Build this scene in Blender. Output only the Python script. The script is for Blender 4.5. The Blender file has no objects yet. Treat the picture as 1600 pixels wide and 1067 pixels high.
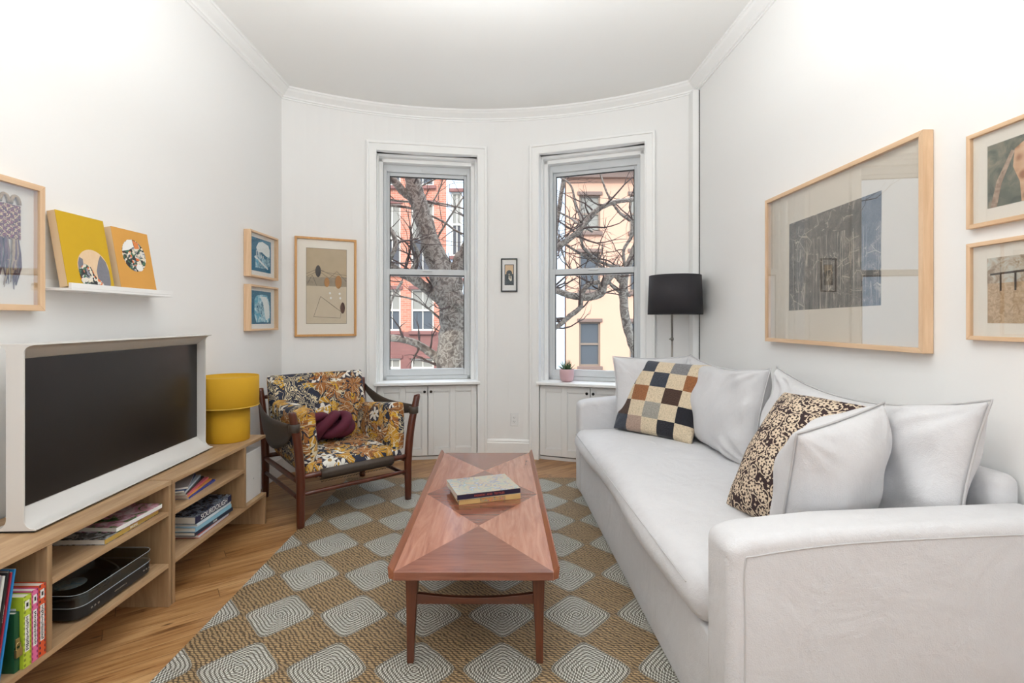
import bpy, bmesh, math, random
from math import pi, sin, cos, radians as R, sqrt, atan2
from mathutils import Vector as V, Matrix, noise as mnoise

scene = bpy.context.scene
COL = scene.collection
random.seed(7)

# ------------------------------------------------------------------ camera, light, exposure
F, CX, HY, CZ = 780.0, 783.0, 500.0, 1.25          # focal length in px of the 1600 px frame, vanishing point, eye height
cam = bpy.data.cameras.new('camera')
cam.lens = F / 1600 * 36
cam.sensor_width = 36
cam.shift_x = (800 - CX) / 1600
cam.shift_y = (HY - 533.5) / 1600
cam.clip_start = .05
camo = bpy.data.objects.new('camera', cam)
camo.location = (0, 0, CZ)
camo.rotation_euler = (pi / 2, 0, 0)
COL.objects.link(camo)
scene.camera = camo

vs = scene.view_settings
scene.display_settings.display_device = 'sRGB'
vs.view_transform = 'Standard'
vs.look = 'None'
vs.exposure = 0.62
vs.gamma = 1.0
vs.use_curve_mapping = False
cy = scene.cycles
cy.use_denoising = True
cy.max_bounces = 12
cy.diffuse_bounces = 6
cy.glossy_bounces = 5
cy.transmission_bounces = 8
cy.transparent_max_bounces = 16
cy.sample_clamp_indirect = 6
cy.caustics_reflective = False
cy.caustics_refractive = False

SKY_ZENITH, SKY_HORIZON = 3.8, .9
world = bpy.data.worlds.new('sky')
scene.world = world
world.use_nodes = True
wn, wl = world.node_tree.nodes, world.node_tree.links
wn.clear()
wo = wn.new('ShaderNodeOutputWorld')
wb = wn.new('ShaderNodeBackground')
wt = wn.new('ShaderNodeTexCoord')
wsx = wn.new('ShaderNodeSeparateXYZ')
wr = wn.new('ShaderNodeValToRGB')
wl.new(wt.outputs['Generated'], wsx.inputs[0])
wl.new(wsx.outputs['Z'], wr.inputs[0])
wl.new(wr.outputs[0], wb.inputs[0])
e = wr.color_ramp.elements
e[0].position = 0.0
e[0].color = (.66, .82, 1.0, 1)
e[1].position = 1.0
e[1].color = (.80, .88, 1.0, 1)
wm = wn.new('ShaderNodeMapRange')
wm.inputs['From Min'].default_value = 0.30
wm.inputs['From Max'].default_value = 0.75
wm.inputs['To Min'].default_value = SKY_HORIZON
wm.inputs['To Max'].default_value = SKY_ZENITH
wl.new(wsx.outputs['Z'], wm.inputs['Value'])
wl.new(wm.outputs[0], wb.inputs[1])
wl.new(wb.outputs[0], wo.inputs[0])


def add_light(name, kind, loc, rot, energy, color=(1, 1, 1), **kw):
    l = bpy.data.lights.new(name, kind)
    l.energy = energy
    l.color = color
    for k, v in kw.items():
        setattr(l, k, v)
    o = bpy.data.objects.new(name, l)
    o.location = loc
    o.rotation_euler = rot
    COL.objects.link(o)
    return o


# the sun stands behind the house, high, and lights the fronts across the street
sun = add_light('sun', 'SUN', (0, -10, 30), (0, 0, 0), 1.55, (1.0, .93, .82), angle=R(.6))
sun.rotation_euler = V((.42, .80, -.62)).to_track_quat('-Z', 'Y').to_euler()
# added fill light behind the camera, set in front of the added rear window
add_light('rear_fill_light', 'AREA', (-.1, -2.82, 1.65), (pi / 2, 0, 0), 9, (.93, .97, 1.0),
          shape='RECTANGLE', size=2.6, size_y=2.1)
# added fill lights, unseen and without fixtures, aimed up at the ceiling
add_light('ceiling_fill_light', 'AREA', (-.1, 1.65, 2.25), (pi, 0, 0), 27, (.94, .975, 1.0), shape='DISK', size=.8)
add_light('ceiling_fill_light', 'AREA', (-.1, .0, 1.75), (pi, 0, 0), 52, (.94, .975, 1.0), shape='DISK', size=.6)


# ------------------------------------------------------------------ helpers
def P(px, py, d):
    return V(((px - CX) / F * d, d, CZ - (py - HY) / F * d))


def tag(o, label=None, cat=None, group=None, kind=None):
    if label:
        o['label'] = label
    if cat:
        o['category'] = cat
    if group:
        o['group'] = group
    if kind:
        o['kind'] = kind
    return o


def thing(name, label, cat, loc=(0, 0, 0), rotz=0, group=None, kind=None, mat=None):
    o = bpy.data.objects.new(name, None)
    COL.objects.link(o)
    o.empty_display_size = .05
    if mat is None:
        mat = Matrix.Translation(V(loc)) @ Matrix.Rotation(rotz, 4, 'Z')
    o.matrix_world = mat
    o['_m'] = [c for r in mat for c in r]
    return tag(o, label, cat, group, kind)


def rootm(o):
    while '_m' not in o and o.parent is not None:
        o = o.parent
    if '_m' not in o:
        return Matrix.Identity(4)
    v = list(o['_m'])
    return Matrix([v[0:4], v[4:8], v[8:12], v[12:16]])


class MB:
    """collects boxes, tubes, lathes and sheets and links them as one mesh object"""

    def __init__(self):
        self.bm = bmesh.new()
        self.uv = None

    def quad(self, pts, mi=0, smooth=False):
        vs_ = [self.bm.verts.new(p) for p in pts]
        f = self.bm.faces.new(vs_)
        f.material_index = mi
        f.smooth = smooth
        return f

    def box(self, a, b, mi=0, M=None):
        x0, y0, z0 = a
        x1, y1, z1 = b
        c = [(x0, y0, z0), (x1, y0, z0), (x1, y1, z0), (x0, y1, z0), (x0, y0, z1), (x1, y0, z1), (x1, y1, z1), (x0, y1, z1)]
        if M is not None:
            c = [M @ V(p) for p in c]
        v = [self.bm.verts.new(p) for p in c]
        for idx in ((0, 3, 2, 1), (4, 5, 6, 7), (0, 1, 5, 4), (1, 2, 6, 5), (2, 3, 7, 6), (3, 0, 4, 7)):
            f = self.bm.faces.new([v[i] for i in idx])
            f.material_index = mi
        return self

    def prism(self, poly, z0, z1, mi=0, axis='z', smooth=False):
        """poly of 2-D points, extruded along an axis"""
        def mk(p, t):
            if axis == 'z':
                return (p[0], p[1], t)
            if axis == 'y':
                return (p[0], t, p[1])
            return (t, p[0], p[1])
        lo = [self.bm.verts.new(mk(p, z0)) for p in poly]
        hi = [self.bm.verts.new(mk(p, z1)) for p in poly]
        n = len(poly)
        fs = [self.bm.faces.new(lo[::-1]), self.bm.faces.new(hi)]
        for i in range(n):
            f = self.bm.faces.new([lo[i], lo[(i + 1) % n], hi[(i + 1) % n], hi[i]])
            f.smooth = smooth
            fs.append(f)
        for f in fs:
            f.material_index = mi
        return self

    def tube(self, pts, rad, seg=10, mi=0, cap=True, flat=1.0):
        pts = [V(p) for p in pts]
        n = len(pts)
        if not hasattr(rad, '__len__'):
            rad = [rad] * n
        rings = []
        up = V((0, 0, 1))
        prev = None
        for i, p in enumerate(pts):
            t = (pts[min(i + 1, n - 1)] - pts[max(i - 1, 0)]).normalized()
            if prev is None:
                a = up if abs(t.z) < .9 else V((1, 0, 0))
                u = t.cross(a).normalized()
            else:
                u = (prev - t * prev.dot(t)).normalized()
            prev = u
            w = t.cross(u)
            rings.append([self.bm.verts.new(p + (u * cos(2 * pi * k / seg) + w * sin(2 * pi * k / seg) * flat) * rad[i]) for k in range(seg)])
        for i in range(n - 1):
            for k in range(seg):
                f = self.bm.faces.new([rings[i][k], rings[i][(k + 1) % seg], rings[i + 1][(k + 1) % seg], rings[i + 1][k]])
                f.smooth = True
                f.material_index = mi
        if cap:
            for r, rev in ((rings[0], True), (rings[-1], False)):
                f = self.bm.faces.new(r[::-1] if rev else r)
                f.material_index = mi
        return self

    def loop_tube(self, pts, rad, seg=10, mi=0):
        pts = [V(p) for p in pts]
        n = len(pts)
        rings = []
        prev = None
        frames = []
        for i in range(n):
            t = (pts[(i + 1) % n] - pts[i - 1]).normalized()
            if prev is None:
                a = V((0, 0, 1)) if abs(t.z) < .9 else V((1, 0, 0))
                u = t.cross(a).normalized()
            else:
                u = (prev - t * prev.dot(t)).normalized()
            prev = u
            frames.append((t, u))
        t0, u0 = frames[0]
        ul = (frames[-1][1] - t0 * frames[-1][1].dot(t0)).normalized()
        ang = atan2(ul.cross(u0).dot(t0), ul.dot(u0))
        for i, p in enumerate(pts):
            t, u = frames[i]
            q = Matrix.Rotation(ang * i / n, 3, t)
            u = q @ u
            w = t.cross(u)
            rings.append([self.bm.verts.new(p + (u * cos(2 * pi * k / seg) + w * sin(2 * pi * k / seg)) * rad) for k in range(seg)])
        for i in range(n):
            a_, b_ = rings[i], rings[(i + 1) % n]
            for k in range(seg):
                f = self.bm.faces.new([a_[k], a_[(k + 1) % seg], b_[(k + 1) % seg], b_[k]])
                f.smooth = True
                f.material_index = mi
        return self

    def lathe(self, prof, seg=32, c=(0, 0, 0), mi=0, smooth=True, closed=False):
        rings = []
        for r, z in prof:
            if r < 1e-6:
                rings.append([self.bm.verts.new((c[0], c[1], c[2] + z))])
            else:
                rings.append([self.bm.verts.new((c[0] + r * cos(2 * pi * k / seg), c[1] + r * sin(2 * pi * k / seg), c[2] + z)) for k in range(seg)])
        m = len(rings)
        for i in range(m if closed else m - 1):
            a_, b_ = rings[i], rings[(i + 1) % m]
            for k in range(seg):
                k2 = (k + 1) % seg
                if len(a_) == 1 and len(b_) == 1:
                    continue
                if len(a_) == 1:
                    f = self.bm.faces.new([a_[0], b_[k2], b_[k]])
                elif len(b_) == 1:
                    f = self.bm.faces.new([a_[k], a_[k2], b_[0]])
                else:
                    f = self.bm.faces.new([a_[k], a_[k2], b_[k2], b_[k]])
                f.smooth = smooth
                f.material_index = mi
        return self

    def sheet(self, fn, nu, nv, thick=.004, mi=0):
        """fn(u,v)->point for u,v in 0..1; a solidified sheet"""
        g = [[V(fn(i / nu, j / nv)) for j in range(nv + 1)] for i in range(nu + 1)]
        def nrm(i, j):
            a = g[min(i + 1, nu)][j] - g[max(i - 1, 0)][j]
            b = g[i][min(j + 1, nv)] - g[i][max(j - 1, 0)]
            return a.cross(b).normalized()
        top = [[self.bm.verts.new(g[i][j] + nrm(i, j) * thick / 2) for j in range(nv + 1)] for i in range(nu + 1)]
        bot = [[self.bm.verts.new(g[i][j] - nrm(i, j) * thick / 2) for j in range(nv + 1)] for i in range(nu + 1)]
        for i in range(nu):
            for j in range(nv):
                for gr, rev in ((top, False), (bot, True)):
                    q = [gr[i][j], gr[i + 1][j], gr[i + 1][j + 1], gr[i][j + 1]]
                    f = self.bm.faces.new(q[::-1] if rev else q)
                    f.smooth = True
                    f.material_index = mi
        def edge(lst):
            for (a1, b1), (a2, b2) in zip(lst[:-1], lst[1:]):
                self.bm.faces.new([a1, b1, b2, a2]).material_index = mi
        edge([(top[i][0], bot[i][0]) for i in range(nu + 1)])
        edge([(bot[i][nv], top[i][nv]) for i in range(nu + 1)])
        edge([(bot[0][j], top[0][j]) for j in range(nv + 1)])
        edge([(top[nu][j], bot[nu][j]) for j in range(nv + 1)])
        return self

    def build(self, name, mats, parent=None, bevel=0, seg=2, sub=0, world=False, fix=True):
        if fix:
            bmesh.ops.recalc_face_normals(self.bm, faces=self.bm.faces[:])
        me = bpy.data.meshes.new(name)
        self.bm.to_mesh(me)
        self.bm.free()
        if not isinstance(mats, (list, tuple)):
            mats = [mats]
        for m in mats:
            me.materials.append(m)
        o = bpy.data.objects.new(name, me)
        COL.objects.link(o)
        if parent is not None:
            if world:
                me.transform(rootm(parent).inverted())
            o.parent = parent
        if bevel:
            md = o.modifiers.new('bevel', 'BEVEL')
            md.width = bevel
            md.segments = seg
            md.limit_method = 'ANGLE'
            md.angle_limit = R(35)
            md.harden_normals = False
            for p in me.polygons:
                p.use_smooth = True
            md2 = o.modifiers.new('wn', 'WEIGHTED_NORMAL')
            md2.keep_sharp = True
        if sub:
            md = o.modifiers.new('sub', 'SUBSURF')
            md.levels = sub
            md.render_levels = sub
        return o


def box(name, a, b, mat, parent=None, bevel=.003, seg=2, world=False):
    return MB().box(a, b).build(name, mat, parent, bevel, seg, world=world)


def struct(o):
    o['kind'] = 'structure'
    return o


def copy_tree(o, parent=None, m=None):
    c = o.copy()
    COL.objects.link(c)
    c.parent = parent
    if parent is None and m is not None:
        c.matrix_world = m
        c['_m'] = [x for r in m for x in r]
    for ch in list(o.children):
        copy_tree(ch, c)
    return c


def smooth_path(pts, n=6):
    """Catmull-Rom through tuples of any length"""
    out = []
    m = len(pts)
    for i in range(m - 1):
        p0, p1, p2, p3 = pts[max(i - 1, 0)], pts[i], pts[i + 1], pts[min(i + 2, m - 1)]
        for k in range(n):
            t = k / n
            out.append(tuple(.5 * (2 * b + (c - a) * t + (2 * a - 5 * b + 4 * c - d) * t * t + (3 * b - a - 3 * c + d) * t ** 3)
                             for a, b, c, d in zip(p0, p1, p2, p3)))
    out.append(tuple(pts[-1]))
    return out


def text(body, size, mat, parent, M, name='lettering', extrude=.0004, align='CENTER'):
    cu = bpy.data.curves.new(name, 'FONT')
    cu.body = body
    cu.size = size
    cu.extrude = extrude
    cu.align_x = align
    cu.align_y = 'CENTER'
    cu.materials.append(mat)
    tmp = bpy.data.objects.new(name, cu)
    COL.objects.link(tmp)
    bpy.context.view_layer.update()
    me = bpy.data.meshes.new_from_object(tmp.evaluated_get(bpy.context.evaluated_depsgraph_get()))
    bpy.data.objects.remove(tmp)
    me.transform(M)
    me.name = name
    o = bpy.data.objects.new(name, me)
    COL.objects.link(o)
    o.parent = parent
    return o


# ------------------------------------------------------------------ materials
class NT:
    def __init__(self, name):
        self.m = bpy.data.materials.new(name)
        self.m.use_nodes = True
        self.t = self.m.node_tree
        self.t.nodes.clear()
        self.out = self.t.nodes.new('ShaderNodeOutputMaterial')

    def n(self, kind, props=None, **ins):
        nd = self.t.nodes.new('ShaderNode' + kind)
        for k, v in (props or {}).items():
            setattr(nd, k, v)
        for k, v in ins.items():
            key = k.replace('_', ' ')
            if key.startswith('i') and key[1:].isdigit():
                sock = nd.inputs[int(key[1:])]
            else:
                sock = nd.inputs[key]
            self.put(sock, v)
        return nd

    def put(self, sock, v):
        if isinstance(v, bpy.types.NodeSocket):
            self.t.links.new(v, sock)
        elif isinstance(v, (tuple, list)) and len(v) == 3 and sock.type == 'RGBA':
            sock.default_value = (*v, 1)
        else:
            sock.default_value = v

    def mth(self, op, a, b=0.0, c=None):
        nd = self.t.nodes.new('ShaderNodeMath')
        nd.operation = op
        self.put(nd.inputs[0], a)
        self.put(nd.inputs[1], b)
        if c is not None:
            self.put(nd.inputs[2], c)
        return nd.outputs[0]

    def mix(self, fac, a, b):
        nd = self.t.nodes.new('ShaderNodeMix')
        nd.data_type = 'RGBA'
        self.put(nd.inputs[0], fac)
        self.put(nd.inputs[6], a if not isinstance(a, tuple) else (*a, 1))
        self.put(nd.inputs[7], b if not isinstance(b, tuple) else (*b, 1))
        return nd.outputs[2]

    def ramp(self, fac, stops, interp='LINEAR'):
        nd = self.t.nodes.new('ShaderNodeValToRGB')
        self.put(nd.inputs[0], fac)
        cr = nd.color_ramp
        cr.interpolation = interp
        while len(cr.elements) < len(stops):
            cr.elements.new(.5)
        for el, (p, c) in zip(cr.elements, stops):
            el.position = p
            el.color = (*c, 1) if len(c) == 3 else c
        return nd.outputs[0]

    def coord(self, which='Object', scale=(1, 1, 1), rot=(0, 0, 0), loc=(0, 0, 0)):
        tc = self.t.nodes.new('ShaderNodeTexCoord')
        mp = self.t.nodes.new('ShaderNodeMapping')
        mp.inputs['Scale'].default_value = scale
        mp.inputs['Rotation'].default_value = rot
        mp.inputs['Location'].default_value = loc
        self.t.links.new(tc.outputs[which], mp.inputs[0])
        return mp.outputs[0]

    def xyz(self, vec):
        s = self.t.nodes.new('ShaderNodeSeparateXYZ')
        self.put(s.inputs[0], vec)
        return s.outputs

    def noise(self, vec, scale, detail=3, rough=.5, dist=0.0, dim='3D'):
        nd = self.n('TexNoise', {'noise_dimensions': dim}, Vector=vec, Scale=scale, Detail=detail, Roughness=rough, Distortion=dist)
        return nd.outputs[0]

    def bump(self, h, strength=.2, dist=.002, normal=None):
        nd = self.n('Bump', Height=h, Strength=strength, Distance=dist)
        if normal is not None:
            self.put(nd.inputs['Normal'], normal)
        return nd.outputs[0]

    def pbr(self, col, rough=.5, normal=None, **kw):
        p = self.t.nodes.new('ShaderNodeBsdfPrincipled')
        self.put(p.inputs['Base Color'], (*col, 1) if isinstance(col, tuple) else col)
        self.put(p.inputs['Roughness'], rough)
        if normal is not None:
            self.put(p.inputs['Normal'], normal)
        for k, v in kw.items():
            self.put(p.inputs[k.replace('_', ' ')], v)
        self.t.links.new(p.outputs[0], self.out.inputs[0])
        return p

    def gt(self, a, b):
        return self.mth('GREATER_THAN', a, b)

    def lt(self, a, b):
        return self.mth('LESS_THAN', a, b)

    def step(self, a, lo, hi):
        nd = self.n('MapRange', {'clamp': True}, Value=a)
        nd.inputs['From Min'].default_value = lo
        nd.inputs['From Max'].default_value = hi
        return nd.outputs[0]


def plain(name, col, rough=.5, bump=0, bscale=60, var=0.0, **kw):
    t = NT(name)
    co = t.coord()
    c = tuple(col)
    if var:
        nz = t.noise(co, bscale * .3, 4)
        c = t.mix(nz, tuple(max(0, x * (1 - var)) for x in col), tuple(min(1, x * (1 + var)) for x in col))
    nrm = t.bump(t.noise(co, bscale, 4), bump, .002) if bump else None
    t.pbr(c, rough, nrm, **kw)
    return t.m


def wood(name, dark, light, axis='y', scale=1.0, rough=.45, ring=.5, bump=.08, coat=0.0):
    t = NT(name)
    s = {'x': (2.2, 26, 26), 'y': (26, 2.2, 26), 'z': (26, 26, 2.2)}[axis]
    co = t.coord('Object', tuple(v * scale for v in s))
    n1 = t.noise(co, 1.0, 6, .62, 1.4)
    co2 = t.coord('Object', tuple(v * scale * 4 for v in s), loc=(3, 1, 5))
    n2 = t.noise(co2, 1.0, 3, .6, .4)
    a = t.mth('ADD', t.mth('MULTIPLY', n1, 1 - ring * .4), t.mth('MULTIPLY', n2, ring * .4))
    c = t.ramp(a, [(.30, dark), (.52, tuple((x + y) / 2 for x, y in zip(dark, light))), (.70, light)])
    t.pbr(c, rough, t.bump(n2, bump, .001), Coat_Weight=coat, Coat_Roughness=.15)
    return t.m


def glassy(name, ior=1.5, tint=(1, 1, 1), rough=0.0):
    t = NT(name)
    f0 = ((ior - 1) / (ior + 1)) ** 2
    lw = t.n('LayerWeight', Blend=.5)
    fac = t.mth('ADD', f0, t.mth('MULTIPLY', t.mth('POWER', lw.outputs['Facing'], 5.0), 1 - f0))
    tr = t.n('BsdfTransparent')
    tr.inputs[0].default_value = (*tint, 1)
    gl = t.n('BsdfGlossy', Roughness=rough)
    mx = t.n('MixShader')
    t.put(mx.inputs[0], fac)
    t.put(mx.inputs[1], tr.outputs[0])
    t.put(mx.inputs[2], gl.outputs[0])
    t.t.links.new(mx.outputs[0], t.out.inputs[0])
    return t.m


m_wall = plain('wall_paint', (.83, .825, .81), .62, .04, 35)
m_ceil = plain('ceiling_paint', (.85, .85, .83), .7, .04, 30)
m_trim = plain('trim_paint', (.85, .85, .835), .38, .03, 25)
m_cabinet = plain('cabinet_paint', (.80, .80, .785), .42, .03, 25)
m_alu = plain('window_metal', (.60, .62, .63), .35)
m_dark = plain('shadow_gap_rubber', (.02, .02, .02), .7)
m_knob = plain('black_metal', (.015, .014, .013), .3, Metallic=.6)
m_glass = glassy('window_glass', 1.14)
m_frameglass = glassy('picture_glass', 1.27)
m_plainglass = glassy('polished_picture_glass', 1.95)
m_black = plain('black_plastic', (.012, .012, .013), .35)
m_white = plain('white_plastic', (.80, .80, .79), .3)
m_oak = wood('oak_veneer', (.33, .195, .10), (.55, .37, .21), 'y', 1.0, .42)
m_oak_x = wood('oak_veneer_cross', (.27, .16, .078), (.45, .295, .16), 'z', 1.0, .45)
m_frame = wood('light_oak_frame', (.62, .40, .23), (.80, .58, .38), 'z', .8, .45)
m_frame_h = wood('light_oak_rail', (.62, .40, .23), (.80, .58, .38), 'x', .8, .45)
m_frame2 = wood('honey_frame', (.52, .25, .075), (.70, .38, .13), 'z', .8, .4)
m_teak = wood('teak', (.065, .017, .007), (.15, .042, .017), 'z', .8, .32, coat=.3)
m_lip = wood('teak_lip', (.18, .055, .022), (.34, .12, .055), 'y', .8, .32, coat=.3)
m_teak_x = wood('teak_rail', (.065, .017, .007), (.15, .042, .017), 'x', .8, .32, coat=.3)
m_mahog = wood('mahogany', (.05, .010, .005), (.13, .030, .012), 'z', .8, .28, coat=.4)
m_leather = plain('brown_leather', (.055, .040, .030), .5, .15, 120, .25)
m_matte_mount = plain('picture_mount', (.82, .77, .68), .8)
m_white_mount = plain('white_mount', (.80, .79, .76), .8)
m_canvas_edge = plain('raw_canvas_edge', (.70, .52, .32), .75, .1, 200)


def floor_material():
    t = NT('pine_floor')
    co = t.coord('Object', (1, 1, 1), (0, 0, R(-36)))
    x, y, z = t.xyz(co)
    pw = .083
    row = t.mth('FLOOR', t.mth('DIVIDE', y, pw))
    fy = t.mth('FRACT', t.mth('DIVIDE', y, pw))
    wn_ = t.n('TexWhiteNoise', {'noise_dimensions': '1D'}, W=row)
    off = t.mth('MULTIPLY', wn_.outputs[0], 3.7)
    xx = t.mth('DIVIDE', t.mth('ADD', x, off), 2.3)
    colu = t.mth('FLOOR', xx)
    fx = t.mth('FRACT', xx)
    idn = t.mth('ADD', t.mth('MULTIPLY', row, 7.31), t.mth('MULTIPLY', colu, 3.17))
    w2 = t.n('TexWhiteNoise', {'noise_dimensions': '1D'}, W=idn).outputs[0]
    cmb = t.n('CombineXYZ', X=t.mth('MULTIPLY', x, 2.0), Y=t.mth('MULTIPLY', y, 24.0), Z=t.mth('MULTIPLY', w2, 31.0)).outputs[0]
    g1 = t.noise(cmb, 1.0, 5, .6, 1.6)
    cmb2 = t.n('CombineXYZ', X=t.mth('MULTIPLY', x, 5.0), Y=t.mth('MULTIPLY', y, 110.0), Z=t.mth('MULTIPLY', w2, 17.0)).outputs[0]
    g2 = t.noise(cmb2, 1.0, 3, .6, .3)
    base = t.ramp(t.mth('ADD', t.mth('MULTIPLY', g1, .75), t.mth('MULTIPLY', g2, .25)),
                  [(.32, (.13, .050, .016)), (.43, (.37, .185, .070)), (.58, (.52, .30, .13)), (.8, (.60, .39, .20))])
    tint = t.mix(w2, (.74, .66, .56), (1.0, 1.0, 1.0))
    mul = t.n('Mix', {'data_type': 'RGBA', 'blend_type': 'MULTIPLY'})
    t.put(mul.inputs[0], 1.0)
    t.put(mul.inputs[6], base)
    t.put(mul.inputs[7], tint)
    # knots
    kc = t.n('CombineXYZ', X=t.mth('MULTIPLY', x, 1.5), Y=t.mth('MULTIPLY', y, 5.0), Z=0.0).outputs[0]
    vo = t.n('TexVoronoi', {'voronoi_dimensions': '2D'}, Vector=kc, Scale=1.0).outputs['Distance']
    kn = t.step(vo, .040, .015)
    c = t.mix(t.mth('MULTIPLY', kn, .85), mul.outputs[2], (.075, .028, .01))
    gap = t.mth('MAXIMUM', t.lt(fy, .022), t.lt(fx, .0012))
    c = t.mix(t.mth('MULTIPLY', gap, .8), c, (.07, .03, .012))
    nrm = t.bump(t.mth('ADD', t.mth('MULTIPLY', gap, -1.0), t.mth('MULTIPLY', g2, .15)), .3, .002)
    t.pbr(c, .30, nrm)
    return t.m


def rug_material():
    t = NT('braided_seagrass')
    co = t.coord('Object')
    x, y, z = t.xyz(co)
    wob = t.mth('MULTIPLY', t.mth('SUBTRACT', t.noise(co, 9.0, 2), .5), .012)
    u = t.mth('DIVIDE', t.mth('ADD', t.mth('ADD', x, 1.245), wob), .3125)
    v = t.mth('DIVIDE', t.mth('ADD', t.mth('SUBTRACT', y, 2.102), wob), .330)
    a = t.mth('ADD', u, v)
    b = t.mth('SUBTRACT', u, v)
    ia, ib = t.mth('ROUND', a), t.mth('ROUND', b)
    fa, fb = t.mth('ABSOLUTE', t.mth('SUBTRACT', a, ia)), t.mth('ABSOLUTE', t.mth('SUBTRACT', b, ib))
    par = t.mth('ABSOLUTE', t.mth('MODULO', t.mth('ADD', ia, ib), 2.0))        # 0 = light diamond
    p4 = t.mth('POWER', t.mth('ADD', t.mth('POWER', fa, 7.0), t.mth('POWER', fb, 7.0)), .142857)
    light = t.mth('MULTIPLY', t.lt(p4, .497), t.lt(par, .5))
    # rows of braid: concentric in the light diamonds, straight rows in the ground
    jit = t.mth('MULTIPLY', t.noise(co, 60.0, 2), .05)
    along = t.mth('MINIMUM', fa, fb)
    rows_l = t.mth('FRACT', t.mth('ADD', t.mth('MULTIPLY', p4, 17.0), jit))
    str_l = t.mth('FRACT', t.mth('ADD', t.mth('MULTIPLY', along, 22.0), t.mth('ADD', t.mth('ADD', t.mth('MULTIPLY', rows_l, .9), t.mth('MULTIPLY', jit, 12.0)), t.mth('MULTIPLY', t.mth('FLOOR', t.mth('MULTIPLY', p4, 17.0)), .5))))
    jb = t.mth('MULTIPLY', t.noise(co, 45.0, 3), 1.1)
    rb = t.mth('ADD', t.mth('MULTIPLY', v, 30.0), t.mth('MULTIPLY', jb, .5))
    rows_b = t.mth('FRACT', rb)
    str_b = t.mth('FRACT', t.mth('ADD', t.mth('MULTIPLY', u, 15.0), t.mth('ADD', t.mth('ADD', t.mth('MULTIPLY', rows_b, .7), t.mth('MULTIPLY', jb, 1.3)), t.mth('MULTIPLY', t.mth('FLOOR', rb), .5))))
    def bumpy(s):
        return t.mth('SINE', t.mth('MULTIPLY', s, pi))
    hl = t.mth('MULTIPLY', t.mth('POWER', bumpy(rows_l), .8), t.mth('POWER', bumpy(str_l), 1.1))
    hb = t.mth('MULTIPLY', t.mth('POWER', bumpy(rows_b), .8), t.mth('POWER', bumpy(str_b), 1.1))
    hl, hb = [t.mth('MAXIMUM', q, 0.0) for q in (hl, hb)]
    big = t.noise(co, 5.0, 3)
    fine = t.noise(co, 150.0, 2)
    cl = t.ramp(hl, [(.08, (.05, .042, .03)), (.40, (.29, .27, .215)), (.80, (.66, .66, .60))])
    cb = t.ramp(hb, [(.08, (.055, .033, .014)), (.40, (.20, .128, .056)), (.80, (.44, .30, .15))])
    c = t.mix(light, cb, cl)
    vary = t.mth('ADD', .72, t.mth('ADD', t.mth('MULTIPLY', big, .3), t.mth('MULTIPLY', fine, .3)))
    mul = t.n('VectorMath', {'operation': 'SCALE'})
    t.put(mul.inputs[0], c)
    t.put(mul.inputs['Scale'], vary)
    edge = t.mth('MULTIPLY', t.mth('MULTIPLY', t.gt(p4, .475), t.lt(par, .5)), .35)
    c2 = t.mix(edge, mul.outputs[0], (.06, .038, .018))
    h = t.mth('ADD', t.mth('MULTIPLY', light, t.mth('SUBTRACT', hl, hb)), hb)
    t.pbr(c2, .62, t.bump(h, .55, .004), Sheen_Weight=.14, Sheen_Roughness=.3, Sheen_Tint=(.85, .93, 1.0, 1))
    return t.m


def petal_mask(t, uv, scale, n, size, depth=.45, rand=.85, seed=(0, 0, 0)):
    """n-petalled flowers scattered over uv: returns (mask, radius/size, cell colour)"""
    mp = t.n('Mapping')
    t.put(mp.inputs[0], uv)
    mp.inputs['Location'].default_value = seed
    vec = mp.outputs[0]
    vo = t.n('TexVoronoi', {'voronoi_dimensions': '2D'}, Vector=vec, Scale=scale, Randomness=rand)
    loc = t.n('VectorMath', {'operation': 'SUBTRACT'})
    t.put(loc.inputs[0], vec)
    t.put(loc.inputs[1], vo.outputs['Position'])
    sx, sy, _ = t.xyz(loc.outputs[0])
    ang = t.mth('ARCTAN2', sy, sx)
    cr = t.xyz(vo.outputs['Color'])
    ph = t.mth('MULTIPLY', cr[0], 6.28)
    pet = t.mth('ABSOLUTE', t.mth('COSINE', t.mth('ADD', t.mth('MULTIPLY', ang, n / 2), ph)))
    rad = t.mth('ADD', 1 - depth, t.mth('MULTIPLY', pet, depth))
    dist = t.mth('DIVIDE', vo.outputs['Distance'], size)
    mask = t.lt(t.mth('DIVIDE', dist, rad), 1.0)
    return mask, dist, vo.outputs['Color'], pet


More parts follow.
